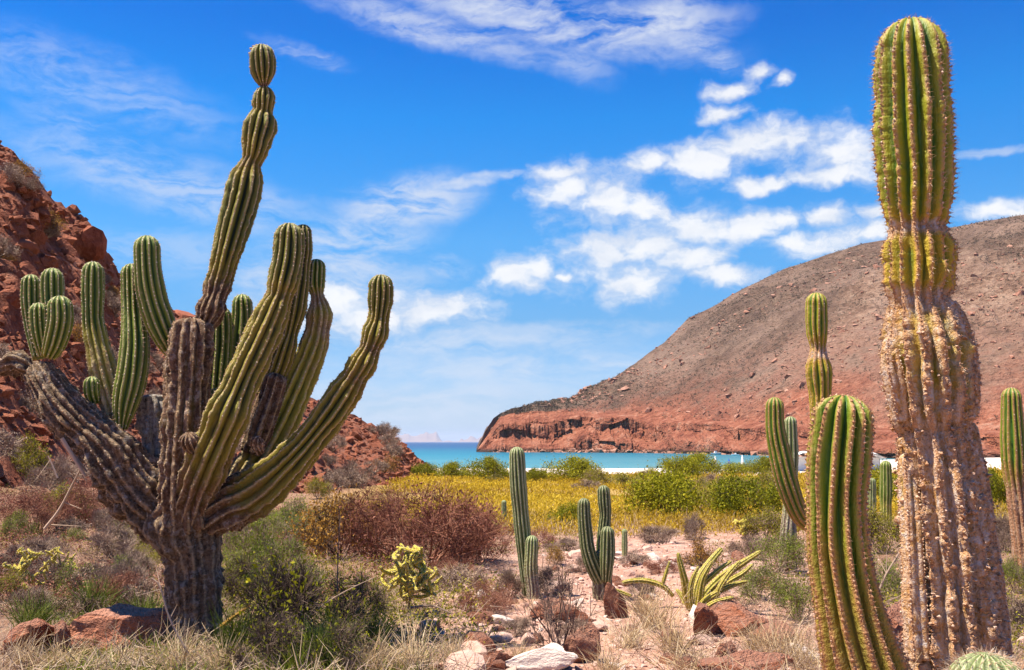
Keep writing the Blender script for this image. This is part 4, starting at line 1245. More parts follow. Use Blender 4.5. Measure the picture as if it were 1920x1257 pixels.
def cholla(label, u, v, wpx, hpx, joints, seed, lean=0.0, thick=.022):
    rg = np.random.default_rng(seed)
    q = hit(u, v)
    px = PX(v, q[1])
    W, H = wpx * px, hpx * px
    root = cactus('cholla_cactus', label, q)
    # woody stem and a scaffold of short joints growing mostly up and out
    tips = []
    st = [(0, 0, -.05, thick * .8, 1.0), (rg.normal() * .03, rg.normal() * .03, H * .25, thick * .8, .95), (lean * .5 * W, rg.normal() * .04, H * .5, thick * .75, .8)]
    rows = [np.array([*(q + np.array(r[:3])), r[3], r[4]]) for r in st]
    c = column(rows, ribs=8, depth=.16, seg=3, step=.02, wob=.12, seed=seed)
    obj('stem', mesh('stem', c['V'] - q, c['F'], CHOLLA, c['at'], smooth=True), root)
    live = [(np.array(st[1][:3]), np.array([0, 0, 1.0])), (np.array(st[2][:3]), np.array([0, 0, 1.0])), (np.array(st[2][:3]) * .8, np.array([.4, 0, 1.0]))]
    AV, AF, AS, nv = [], [], [], 0
    for j in range(joints):
        p0, dr = live[rg.integers(len(live))] if j > 5 else live[j % 3]
        ell = np.linalg.norm([(p0[0] - lean * .4 * W) / (W * .5), p0[1] / (W * .5), (p0[2] - H * .55) / (H * .5)])
        d = norm(dr * .5 + rg.normal(size=3) * np.array([.9, .9, .55]) + np.array([0, 0, .25 if ell < .8 else -.35]))
        ln = rg.uniform(.22, .38) * min(W, H)
        p1 = p0 + d * ln
        if np.linalg.norm([(p1[0] - lean * .4 * W) / (W * .55), p1[1] / (W * .5), (p1[2] - H * .52) / (H * .52)]) > 1.0 or p1[2] < .03: 
            d = norm(np.array([lean * .4 * W, 0, H * .6]) - p0 + rg.normal(size=3) * .1); p1 = p0 + d * ln * .7
        bend = rg.normal(size=3) * ln * .12
        rr = thick * rg.uniform(.75, 1.1)
        rows = [np.array([*(q + p0), rr * .6, .25]), np.array([*(q + p0 + (p1 - p0) * .35 + bend), rr, .12]), np.array([*(q + p0 + (p1 - p0) * .75 + bend), rr, .05]), np.array([*(q + p1), rr * .75, .0])]
        c = column(rows, ribs=6, depth=.2, seg=3, step=.021, wob=.14, seed=seed + j, dome=1.1)
        o = obj('joint', mesh('joint', c['V'] - q, c['F'], CHOLLA, c['at'], smooth=True), root)
        V, Fc, sh = areoles(c, .022, .0050, rg, spines=1, spine_len=.02, spine_r=.0009, keep=.7)
        AV.append(V - q); AS.append(sh)
        for f in Fc: AF.append(f + nv)
        nv += len(V)
        live.append((p1, d)); live.append((p0 + (p1 - p0) * .7, d))
    tri = [f for f in AF if f.shape[1] == 3]; qd = [f for f in AF if f.shape[1] == 4]
    obj('spine_tuft', mesh('spine_tuft', np.vstack(AV), [np.vstack(tri), np.vstack(qd)], AREOLE, {'shade': np.clip(np.concatenate(AS) + .1, 0, 1)}), root, kind='stuff')
    return root


cholla('bright yellow-green cholla with a tangle of joints at the edge of the wash', 757, 1160, 140, 142, 84, 201, .12, .0195)
cholla('yellow cholla clump in dry grass by the left edge', 40, 1120, 120, 95, 44, 202, 0, .017)
cholla('small orange-yellow cholla, right of the yellow clump by the left edge', 108, 1110, 90, 90, 34, 203, .1, .016)
cholla('little cholla sprig in front of the woody cactus trunk', 392, 1185, 55, 56, 16, 204, -.1, .014)
cholla('dark drooping cholla in the shade right of the woody trunk', 486, 1225, 90, 100, 12, 205, -.2, .022)
cholla('straw-coloured cholla patch at the edge of the yellow field', 1395, 1010, 100, 36, 40, 206, 0, .038)
cholla('pale cholla beside the rust-coloured shrub, left of the pale column cactus', 925, 1005, 50, 40, 14, 207, 0, .030)

# ================================================================== shrubs
def shrub_data(seed, n_lobe=14, n_leaf=3500, leaf=.05, twigs=500, twig_r=.004, lobe_r=(.22, .38), hollow=.35, up=.3, aspect=.5, stems=9, fine=1.0, droop=0.0):
    """bush about 2 wide and 1 high: stems to uneven lobes, twigs in the lobes, leaves towards their surface"""
    rg = np.random.default_rng(seed)
    a = rg.uniform(0, 6.283, n_lobe); r = np.sqrt(rg.uniform(0, 1, n_lobe)) * .74
    z = (0.30 + rg.uniform(-.12, .42, n_lobe)) * (1 - .45 * r ** 2)
    C = np.stack([np.cos(a) * r, np.sin(a) * r, np.clip(z, .14, .78)], -1)
    C[:2] *= np.array([.45, .45, 1]); C[:2, 2] = rg.uniform(.6, .78, 2)
    LR = rg.uniform(*lobe_r, n_lobe)
    S0, S1, R0, R1 = [], [], [], []
    st = np.stack([rg.normal(size=stems) * .07, rg.normal(size=stems) * .07, np.full(stems, -.03)], -1)
    for i in range(n_lobe):
        b = st[rg.integers(stems)]
        m = b * .5 + C[i] * .5 + rg.normal(size=3) * .07 + np.array([0, 0, -.03])
        S0 += [b, m]; S1 += [m, C[i]]; R0 += [twig_r * 3.6, twig_r * 2.6]; R1 += [twig_r * 2.6, twig_r * 1.6]
        for _ in range(4):
            q = C[i] + norm(rg.normal(size=3) + np.array([0, 0, .3])) * LR[i] * .7
            S0.append(m * .3 + C[i] * .7); S1.append(q); R0.append(twig_r * 1.5); R1.append(twig_r * .9)
    S0, S1, R0, R1 = map(np.array, (S0, S1, R0, R1))
    k = rg.integers(n_lobe, size=twigs)
    d = norm(rg.normal(size=(twigs, 3)) + np.array([0, 0, up]))
    t0 = C[k] + d * LR[k][:, None] * rg.uniform(.1, .6, (twigs, 1)); 
    t1 = t0 + norm(d + rg.normal(size=(twigs, 3)) * .55 + np.array([0, 0, -droop])) * LR[k][:, None] * rg.uniform(.35, .75, (twigs, 1)) * fine
    ok = t1[:, 2] > .02
    S0 = np.vstack([S0, t0[ok]]); S1 = np.vstack([S1, t1[ok]])
    R0 = np.concatenate([R0, np.full(ok.sum(), twig_r)]); R1 = np.concatenate([R1, np.full(ok.sum(), twig_r * .4)])
    TV, TQ = sticks(S0, S1, R0, R1)
    tsh = np.repeat(rg.random(len(S0)), 6)
    LV = LQ = lsh = None
    if n_leaf:
        k = rg.integers(n_lobe, size=n_leaf)
        d = norm(rg.normal(size=(n_leaf, 3)) + np.array([0, 0, .25]))
        c = C[k] + d * (LR[k] * (hollow + (1 - hollow) * rg.random(n_leaf) ** .6) * (1 + .25 * rg.normal(size=n_leaf)))[:, None]
        c = c[c[:, 2] > .03]
        LV, LQ = leaves(c, leaf * rg.uniform(.5, 1.3, len(c)), rg=rg, aspect=aspect)
        base = np.clip(.5 + .22 * rg.normal(size=len(c)), 0, 1)
        lsh = np.repeat(base, 4)
    return (TV, TQ, tsh), (LV, LQ, lsh)


PROTO = {}
BROWNTWIG = foliage('brown_twig', (.07, .042, .03), (.16, .10, .072), (.30, .21, .155), 0.0)


def proto(kind, n, twig_mat, leaf_mat, **kw):
    PROTO[kind] = []
    for i in range(n):
        (TV, TQ, ts), (LV, LQ, ls) = shrub_data(1000 + 37 * len(PROTO) + i, **kw)
        tm = mesh(kind + '_branches', TV, [TQ], twig_mat, {'shade': ts})
        lm = mesh(kind + '_foliage', LV, [LQ], leaf_mat, {'shade': ls}) if LV is not None else None
        PROTO[kind].append((tm, lm))


proto('green', 4, DARKTWIG, GREEN, n_leaf=8000, leaf=.030, twigs=350, n_lobe=24)
proto('olive', 4, GREYTWIG, OLIVE, n_leaf=5200, leaf=.026, twigs=900, n_lobe=16, twig_r=.004)
proto('amber', 2, DARKTWIG, AMBER, n_leaf=2600, leaf=.030, twigs=900, n_lobe=16)
proto('rust', 3, RUST, RUST, n_leaf=2600, leaf=.018, twigs=2400, n_lobe=30, twig_r=.0027, lobe_r=(.18, .30), up=.6)
proto('grey', 3, GREYTWIG, None, n_leaf=0, twigs=2600, n_lobe=18, twig_r=.0042, up=.6)
proto('greyfuzz', 3, GREYTWIG, GREYTWIG, n_leaf=1500, leaf=.03, twigs=1200, n_lobe=14, twig_r=.006, up=.6)
proto('bare', 2, BROWNTWIG, None, n_leaf=0, twigs=420, n_lobe=26, twig_r=.0042, up=.8, stems=4, lobe_r=(.2, .34))
proto('tangle', 2, DARKTWIG, GREEN, n_leaf=500, leaf=.035, twigs=1700, n_lobe=18, twig_r=.0045, up=.5)
proto('leafy', 3, GREYTWIG, GRASSGREEN, n_leaf=5000, leaf=.028, twigs=900, n_lobe=18, twig_r=.004, aspect=.3, up=.8)

_pr = np.random.default_rng(77)


def shrub(kind, label, p, width, height, group=None, depth=None):
    tm, lm = PROTO[kind][_pr.integers(len(PROTO[kind]))]
    NAME = {'green': 'leafy_shrub', 'olive': 'olive_shrub', 'amber': 'amber_shrub', 'rust': 'rust_shrub', 'grey': 'leafless_shrub', 'greyfuzz': 'grey_shrub', 'bare': 'bare_shrub', 'tangle': 'tangled_shrub', 'leafy': 'weedy_shrub'}
    e = bpy.data.objects.new(NAME[kind], None)
    e.empty_display_size = .1
    e.location = p
    e.rotation_euler = (0, 0, _pr.uniform(0, 6.28))
    s = width / 2
    e.scale = (s, s, height)
    link(e)
    tag(e, label, 'shrub', group)
    o = bpy.data.objects.new('branches', tm); link(o, e)
    if lm: o = bpy.data.objects.new('foliage', lm); link(o, e)
    return e


def shrub_at(kind, u, v, wpx, hpx, label, group=None):
    p = hit(u, v)
    px = PX(v, p[1])
    return shrub(kind, label, p - np.array([0, 0, .02]), wpx * px * 1.08, hpx * px * 1.12, group)


SHRUBS = [
    # row of bushes before the beach
    ('green', 795, 897, 62, 28, 'low green bush at the toe of the rocky hill'),
    ('green', 848, 901, 78, 34, 'middling green bush, first left of the round one before the beach'),
    ('green', 912, 904, 96, 46, 'round green bush before the beach, left of the pale column cactus'),
    ('olive', 930, 907, 40, 18, 'tiny grey-green bush under the round bush before the beach'),
    ('green', 1002, 906, 56, 28, 'small green bush right behind the top of the pale column cactus'),
    ('green', 1072, 906, 118, 48, 'broad green bush before the sand, centre of the bay'),
    ('olive', 1118, 915, 80, 36, 'yellowish green bush below the white sand, right of the broad one'),
    ('greyfuzz', 1098, 922, 66, 22, 'grey dead bush below the broad green bush'),
    ('olive', 1175, 918, 90, 32, 'pale olive bush left of the dark green mound'),
    ('olive', 1220, 905, 60, 26, 'olive bush level with the sand, above the dark green mound'),
    ('green', 1280, 900, 90, 44, 'green bush at the water line, left of the parasols'),
    ('green', 1310, 893, 100, 42, 'tallest bush standing against the turquoise water'),
    ('green', 1385, 892, 90, 24, 'dark flat bush below the white parasols'),
    ('green', 1430, 893, 70, 36, 'green bush at the shore just left of the curved cactus arm'),
    ('green', 1248, 978, 175, 98, 'big dark green mound of a bush at the edge of the yellow field'),
    ('olive', 1340, 962, 120, 62, 'olive bush right of the big dark green mound'),
    ('olive', 1300, 926, 80, 30, 'pale bush behind the big dark green mound'),
    ('green', 1395, 975, 150, 84, 'large yellow-green bush left of the curved cactus arm'),
    ('olive', 1372, 928, 100, 34, 'olive bush with grey twigs above the large yellow-green bush'),
    ('greyfuzz', 1340, 912, 60, 22, 'small grey twiggy bush among the green ones by the bay'),
    ('olive', 1450, 935, 90, 50, 'olive bush behind the curved cactus arm'),
    ('olive', 1440, 1015, 120, 56, 'grey-green bush below the large yellow-green bush'),
    ('leafy', 1470, 1075, 130, 76, 'soft light green bush around the bare brown cactus stem'),
    ('leafy', 1420, 1125, 120, 66, 'bright green bush right of the creeping cactus'),
    ('leafy', 1495, 1165, 110, 80, 'bright green weedy bush against the stout cactus'),
    ('amber', 1312, 1068, 96, 56, 'golden green bush behind the creeping cactus'),
    ('green', 1062, 990, 84, 44, 'small dark bush in the yellow field left of the three-armed cactus'),
    ('grey', 1245, 1020, 130, 34, 'low purplish grey twig bush before the yellow field'),
    ('grey', 1305, 1012, 70, 46, 'grey leafless bush above the golden green bush'),
    ('grey', 1405, 1050, 100, 44, 'grey twig bush behind the arching cactus stems'),
    ('rust', 1010, 1025, 90, 36, 'low rust-coloured bush right of the pale column cactus'),
    ('grey', 1060, 1035, 100, 26, 'flat grey twig bush between the two wash cacti'),
    ('amber', 1040, 1060, 44, 34, 'small yellow weed beside the pale column cactus'),
    # behind and right of the stout cactus
    ('green', 1650, 945, 130, 66, 'dark green bush between the stout and the tallest cactus, near the white tent'),
    ('olive', 1655, 1040, 130, 90, 'olive tangle between the stout and the tallest cactus'),
    ('leafy', 1655, 1125, 110, 80, 'bright green weed between the stout and the tallest cactus'),
            ('green', 1868, 955, 86, 76, 'green bush between the tallest cactus and the right edge'),
    ('grey', 1885, 1035, 90, 70, 'purplish leafless bush right of the tallest cactus'),
    ('leafy', 1900, 1110, 76, 64, 'bright weed at the right edge below the ochre cactus'),
    ('greyfuzz', 1905, 1200, 90, 80, 'grey dry bush in the bottom right corner'),
    # rust-coloured thicket left of the wash
    ('rust', 800, 1062, 340, 176, 'wide rust-red twiggy shrub beside the wash'),
    ('rust', 905, 1055, 150, 96, 'dark red shrub at the right end of the rust thicket'),
    ('rust', 740, 1050, 230, 140, 'purplish brown part of the rust thicket, behind its wide shrub'),
    ('rust', 865, 1052, 190, 118, 'low dark red shrub between the wide rust-red one and the wash'),
    ('amber', 640, 1050, 200, 120, 'orange-brown shrub left of the wide rust-red shrub'),
    ('rust', 700, 1045, 190, 136, 'brownish rust shrub between the orange-brown and the wide red one'),
    ('grey', 660, 912, 100, 46, 'grey leafless bush at the foot of the boulder slope'),
    ('olive', 598, 935, 60, 40, 'small green bush behind the sweeping cactus arm'),
    ('leafy', 545, 1010, 130, 76, 'grey-green feathery bush under the sweeping cactus arm'),
    ('leafy', 470, 1065, 120, 110, 'grey-green bush just right of the woody trunk'),
    ('leafy', 575, 1115, 140, 70, 'bright green weedy bush left of the cholla'),
    ('tangle', 470, 1130, 130, 90, 'dark tangled bush beside the woody trunk'),
    ('tangle', 560, 1225, 260, 170, 'dark tangled bush in the cactus shadow at the bottom'),
    ('tangle', 505, 1268, 190, 110, 'dark tangle added to blacken the cactus shadow at the bottom edge, right of the trunk'),  # extra dark bush, its twig colour deepens the shadow under the cactus
    ('tangle', 640, 1262, 170, 100, 'dark tangle added to blacken the cactus shadow at the bottom edge below the slanting stalk'),  # also added so that dark twigs stand in for deep shade
    ('leafy', 515, 1085, 130, 84, 'bright green weed between the woody trunk and the cholla'),
    ('tangle', 660, 1180, 150, 110, 'dark twiggy bush directly left of the yellow-green cholla'),
    ('rust', 905, 1152, 140, 66, 'low red twiggy bush in front of the pale column cactus'),
    ('greyfuzz', 860, 1110, 130, 50, 'grey brown dry bush between the cholla and the red twigs'),
    ('rust', 850, 1085, 100, 46, 'small rusty bush in front of the wide rust-red shrub'),
    ('bare', 1047, 1226, 190, 185, 'bare dark shrub standing in the middle of the wash'),
    ('grey', 965, 1195, 90, 40, 'low grey twig bush on the left side of the sandy wash'),
    ('greyfuzz', 1080, 1195, 80, 36, 'small brown dry bush between the bare shrub and the three-armed cactus'),
    ('grey', 1200, 1120, 90, 40, 'grey twig bush right of the orange upright stone'),
    ('rust', 1240, 1075, 80, 34, 'small reddish bush behind the creeping stems'),
    ('grey', 1095, 1075, 70, 36, 'grey twigs just left of the three-armed cactus trunk'),
    ('greyfuzz', 1190, 1060, 70, 28, 'dry brown bush behind the three-armed cactus'),
    ('grey', 1030, 1115, 90, 56, 'grey tangle of twigs at the foot of the pale column cactus'),
    ('grey', 955, 1120, 80, 56, 'pale twig bush left of the pale column cactus foot'),
    # slope under the big cactus
    ('olive', 40, 905, 110, 84, 'light green bush on thin stems by the left edge'),
    ('grey', 110, 930, 130, 70, 'grey leafless bush right of the light green bush by the left edge'),
    ('rust', 60, 1000, 170, 90, 'reddish brush on the slope by the left edge'),
    ('rust', 170, 985, 160, 84, 'reddish brush below the thick brown cactus arm'),
    ('olive', 120, 970, 90, 60, 'yellow-green bush among the reddish brush on the left slope'),
    ('grey', 210, 1050, 160, 66, 'grey dry brush left of the woody trunk'),
    ('olive', 265, 1045, 110, 60, 'olive bush touching the left side of the woody trunk'),
    ('grey', 60, 1065, 150, 56, 'grey dry brush below the reddish brush by the left edge'),
    ('leafy', 150, 1115, 110, 60, 'fresh green weed below the little orange cholla'),
    ('leafy', 240, 1105, 110, 62, 'fresh green weed left of the woody trunk, above the boulder'),
    ('greyfuzz', 265, 1140, 120, 56, 'grey dry bush just above the big red boulder'),
    ('grey', 50, 1160, 140, 60, 'dry grey brush in the lower left corner'),
    ('greyfuzz', 150, 1155, 110, 44, 'brown dry bush left of the big red boulder'),
    ('olive', 20, 1130, 90, 56, 'olive weed at the left edge below the yellow cholla'),
    ('leafy', 30, 1010, 80, 50, 'green weed at the left edge above the yellow cholla'),
]
for k in SHRUBS:
    shrub_at(*k)

rg = np.random.default_rng(33)
for i in range(46):
    u = rg.uniform(-10, 620); v = rg.uniform(955, 1150)
    if 285 < u < 430 and v > 1000: u -= 170
    kd = ['grey', 'rust', 'greyfuzz', 'leafy', 'olive'][int(rg.choice(5, p=[.26, .26, .2, .16, .12]))]
    s = rg.uniform(60, 120) * (.6 + (v - 900) / 400)
    shrub_at(kd, u, v, s, s * rg.uniform(.4, .62), {'grey': 'dry grey brush clump', 'rust': 'small reddish brush clump', 'greyfuzz': 'brownish dry brush clump', 'leafy': 'small fresh green weed', 'olive': 'small olive weed'}[kd] + ' on the scrubby slope around the woody trunk', 'low brush around the branching cactus')

# leafless bushes dotted over the boulder hill
rg = np.random.default_rng(31)
ci = np.interp(rg.uniform(-40, 740, 84), lu, np.arange(len(lu)) * 1.0)
ri = np.clip(nL * rg.uniform(.06, .86, 84), 1, nL - 1)
for p, r_, c_i in zip(on_grid(VL, ri, ci), ri, ci):
    u_ = float(np.interp(c_i, np.arange(len(lu)), lu))
    where = ('high up near the skyline' if r_ > nL * .6 else 'half way up the slope' if r_ > nL * .3 else 'low at the foot') + ' of the boulder hill, ' + ('by the left edge' if u_ < 130 else 'behind the branching cactus' if u_ < 560 else 'towards the bay')
    s = rg.uniform(1.2, 2.8) * (.7 + p[1] / 200)
    shrub('greyfuzz' if rg.random() < .85 else 'amber', 'grey leafless bush ' + where, p, s * 1.3, s * .62, 'bushes on the boulder hill')
for o in [o for o in COL.objects if o.get('group') == 'bushes on the boulder hill' and o.name.startswith('amber')]:
    o['label'] = o['label'].replace('grey leafless', 'yellowish')

# ================================================================== grasses and brush as masses
def wash_x(y):
    return 0.55 + (y - 8.5) * .17


def scatter(n, x0, x1, y0, y1, rg, keep=None):
    y = y0 * (y1 / y0) ** rg.random(n)
    x = rg.uniform(x0, x1, n) * (y / y1 if x1 > 6 or x0 < -6 else 1)
    if keep is not None:
        m = keep(x, y); x, y = x[m], y[m]
    return np.stack([x, y, ground_z(x, y)], -1)


def tuft_mass(pts, per, h, lean, width, rg, rad=.06, droop=.2):
    n = len(pts) * per
    b = np.repeat(pts, per, 0) + rg.normal(size=(n, 3)) * np.array([rad, rad, 0])
    hh = np.repeat(h * rg.uniform(.5, 1.3, len(pts)), per) * rg.uniform(.5, 1.1, n)
    d = rg.normal(size=(n, 3)) * lean; d[:, 2] = 1
    t = b + norm(d) * hh[:, None]
    V, Q, T = blades(b - np.array([0, 0, .01]), t, width * rg.uniform(.6, 1.4, n), rg, droop)
    return V, Q, T, np.repeat(np.clip(.5 + .25 * rg.normal(size=n), 0, 1), 5)


# the yellow field
rg = np.random.default_rng(41)
f1 = scatter(15000, -55, 75, 24, 150, rg, lambda x, y: (x > -2.8 - .085 * y) & (fbm(x * .16, y * .09, 0, 3, 61) > -.42 + .5 * sstep(32, 24, y)))
k = 14
n = len(f1) * k
c = np.repeat(f1, k, 0)
hh = rg.uniform(.18, .55, len(f1)) * (.75 + f1[:, 1] / 200)
off = rg.normal(size=(n, 3)) * np.array([.22, .22, 0]) * (1 + c[:, 1:2] / 60)
off[:, 2] = np.repeat(hh, k) * rg.random(n) ** .6
V, Q = leaves(c + off, (.024 + .0012 * c[:, 1]) * rg.uniform(.6, 1.3, n), rg=rg, aspect=.28, up=1.7)
obj('yellow_brush', mesh('yellow_brush', V, [Q], YELLOW, {'shade': np.repeat(np.clip(.52 + .2 * rg.normal(size=n) + .35 * np.repeat(fbm(f1[:, 0] * .12, f1[:, 1] * .07, 0, 3, 62), k), 0, 1), 4)}),
    label='yellow flowering brush covering the flat before the bay', cat='brush', kind='stuff')
# tawny dry grass mixed through it
fs = f1[(fbm(f1[:, 0] * .21 + 9, f1[:, 1] * .1, 0, 3, 67) > .15)]
V, Q, T, sh = tuft_mass(fs, 6, .42, .5, .006, rg, .2)
obj('tawny_grass', mesh('tawny_grass', V, [Q, T], STRAW, {'shade': sh * .8}), label='tawny dry grass mixed through the yellow brush', cat='grass', kind='stuff')
# grey-green low brush at the near edge of the field and on both flanks
side = lambda x, y: (np.abs(x - wash_x(y)) > .5 + .035 * y + .5 * vnoise(x * .7, y * .7, 0, 63))
f2 = scatter(13000, -20, 22, 8.0, 34, rg, lambda x, y: side(x, y) & (fbm(x * .4, y * .4, 0, 2, 64) > -.2))
k = 12
n = len(f2) * k
c = np.repeat(f2, k, 0)
off = rg.normal(size=(n, 3)) * np.array([.10, .10, 0]); off[:, 2] = np.repeat(rg.uniform(.05, .28, len(f2)), k) * rg.random(n)
V, Q = leaves(c + off, rg.uniform(.010, .026, n), rg=rg, aspect=.4, up=.8)
obj('low_brush', mesh('low_brush', V, [Q], OLIVE, {'shade': np.repeat(np.clip(.45 + .25 * rg.normal(size=n) + .35 * np.repeat(fbm(f2[:, 0] * .3, f2[:, 1] * .3, 0, 2, 65), k), 0, 1), 4)}),
    label='low olive brush growing over the ground beside the wash', cat='brush', kind='stuff')
f2b = scatter(7500, -24, -1.2, 9.0, 40, rg, lambda x, y: (x < -1.0 - .05 * y) & (fbm(x * .3, y * .3, 0, 2, 68) > -.35))
n = len(f2b) * k
c = np.repeat(f2b, k, 0)
off = rg.normal(size=(n, 3)) * np.array([.13, .13, 0]); off[:, 2] = np.repeat(rg.uniform(.08, .42, len(f2b)), k) * rg.random(n)
V, Q = leaves(c + off, rg.uniform(.010, .024, n) * (.7 + c[:, 1] / 25), rg=rg, aspect=.35, up=.8)
obj('reddish_brush', mesh('reddish_brush', V, [Q], RUST, {'shade': np.repeat(np.clip(.5 + .25 * rg.normal(size=n) + .4 * np.repeat(fbm(f2b[:, 0] * .25, f2b[:, 1] * .25, 0, 2, 69), k), 0, 1), 4)}),
    label='low reddish brown brush between the branching cactus and the rocky hill', cat='brush', kind='stuff')
# dry twig litter
f3 = scatter(10500, -20, 22, 7.0, 30, rg, side)
n = len(f3)
k = 4
b = np.repeat(f3, k, 0) + rg.normal(size=(n * k, 3)) * np.array([.12, .12, .03]) + np.array([0, 0, .05])
d = norm(rg.normal(size=(n * k, 3)) * np.array([1, 1, .55]) + np.array([0, 0, .25]))
t = b + d * rg.uniform(.06, .24, (n * k, 1))
V, Q = sticks(b, t, np.full(len(b), .0028), np.full(len(b), .0012))
obj('twig_litter', mesh('twig_litter', V, [Q], GREYTWIG, {'shade': np.repeat(rg.random(len(b)), 6)}), label='grey and brown dry twigs littering the scrubby ground', cat='twigs', kind='stuff')
# foreground dry grass
f4 = scatter(1700, -5.2, 6.2, 5.6, 13, rg, lambda x, y: (np.abs(x - wash_x(y)) > .55 + .9 * vnoise(x * .9, y * .9, 0, 66)) & ((x > -.6) | (vnoise(x * 1.3, y * 1.3, 0, 70) > .35)))
V, Q, T, sh = tuft_mass(f4, 9, .15, 1.1, .0024, rg, .10)
obj('dry_grass', mesh('dry_grass', V, [Q, T], STRAW, {'shade': sh}), label='straw-coloured dry grass along the bottom of the slope', cat='grass', kind='stuff')
f5 = scatter(2600, -6.5, -1.0, 6.0, 14, rg)
V, Q, T, sh = tuft_mass(f5, 9, .16, 1.0, .0026, rg, .10)
obj('green_grass', mesh('green_grass', V, [Q, T], GRASSGREEN, {'shade': sh}), label='grey-green grass under the branching cactus', cat='grass', kind='stuff')

# tufts that stand out singly
def tuft_mesh(seed, n, spread_, mat, width=.006):
    rg = np.random.default_rng(seed)
    b = rg.normal(size=(n, 3)) * np.array([.16, .16, 0])
    d = rg.normal(size=(n, 3)) * spread_; d[:, 2] = 1
    t = b + norm(d) * rg.uniform(.45, 1.05, (n, 1)) 
    V, Q, T = blades(b, t, width * rg.uniform(.6, 1.3, n), rg, .18)
    return mesh('grass_tuft', V, [Q, T], mat, {'shade': np.repeat(np.clip(.55 + .22 * rg.normal(size=n), 0, 1), 5)})


TUFT = [tuft_mesh(500 + i, 170, .95, STRAW, .007) for i in range(3)]
TUFTG = [tuft_mesh(510 + i, 150, .9, GRASSGREEN, .008) for i in range(2)]
DEEPGREEN = foliage('deep_green_blade', (.025, .045, .006), (.085, .12, .014), (.24, .27, .06), 0.25)
TUFTD = [tuft_mesh(520 + i, 260, .75, DEEPGREEN, .009) for i in range(3)]
for (u, v, wpx, hpx, lab, m) in [
        (1225, 1178, 150, 110, 'pale dry grass clump left of the rounded orange boulder', TUFT), (1180, 1215, 130, 90, 'dry grass clump right of the three-armed cactus trunk', TUFT),
        (1265, 1225, 150, 90, 'dry grass clump below the pale one beside the orange boulder', TUFT), (1465, 1240, 150, 120, 'tall whitish grass clump left of the stout cactus', TUFT),
        (1420, 1225, 110, 80, 'whitish grass clump left of the tall one by the stout cactus', TUFT), (1515, 1262, 120, 100, 'dry grass at the very foot of the stout cactus', TUFT),
        (1300, 1262, 140, 60, 'dry grass at the bottom edge below the orange boulder', TUFT), (1140, 1268, 130, 80, 'dry grass at the bottom edge in front of the dark upright rock', TUFT),
        (905, 1215, 100, 56, 'thin straw grass on the left bank below the red stone', TUFT), (975, 1235, 90, 50, 'thin straw grass beside the flat white rock', TUFT), (1200, 1150, 100, 60, 'straw grass behind the pale clump left of the orange boulder', TUFT),
        (770, 1262, 190, 120, 'golden grass clump below the yellow-green cholla', TUFT), (690, 1268, 140, 110, 'dry grass at the bottom left of the golden clump', TUFT),
        (850, 1240, 110, 70, 'thin dry grass where the wash meets the golden clump', TUFT), (330, 1262, 150, 110, 'long dry stalks in front of the woody trunk', TUFT), (450, 1235, 150, 120, 'dark green spiky clump right of the trunk foot', TUFTD), (540, 1180, 150, 120, 'dark green spiky clump amid the tangle right of the trunk', TUFTD), (610, 1262, 170, 130, 'dark green spiky clump at the bottom edge below the slanting stalk', TUFTD), (690, 1225, 140, 110, 'dark green spiky clump left of the golden grass', TUFTD), (270, 1180, 130, 90, 'dark green spiky clump behind the big red boulder', TUFTD), (170, 1150, 130, 80, 'green spiky clump below the little orange cholla', TUFTD), (60, 1185, 140, 90, 'green spiky clump above the low pinkish rock', TUFTD),
        (420, 1266, 130, 100, 'dry stalks just right of the trunk foot', TUFT), (230, 1262, 150, 60, 'dry grass under the big red boulder', TUFT),
        (110, 1260, 150, 80, 'dry grass in the lower left by the two red stones', TUFT), (30, 1255, 110, 90, 'dry grass filling the lower left corner', TUFT),
        (560, 1268, 150, 100, 'dark stalks at the bottom in the cactus shadow', TUFTG), (620, 1240, 130, 110, 'greyish stalks rising from the cactus shadow', TUFTG),
        (1880, 1262, 110, 110, 'grey dry grass in the bottom right corner beside the spiny round cactus', TUFT), (860, 1095, 120, 46, 'brown dry grass behind the red twigs', TUFT),
        (510, 1150, 110, 100, 'green-grey grass right of the woody trunk', TUFTG), (455, 990, 110, 90, 'grey-green grass under the joint of the sweeping arm', TUFTG)]:
    p = hit(u, v)
    px = PX(v, p[1])
    o = obj('grass_tuft', m[_pr.integers(len(m))], None, lab, 'grass', 'grass tufts in the foreground', loc=p)
    o.scale = (wpx * px * .62, wpx * px * .62, hpx * px * 1.1)
    o.rotation_euler = (0, 0, _pr.uniform(0, 6.28))

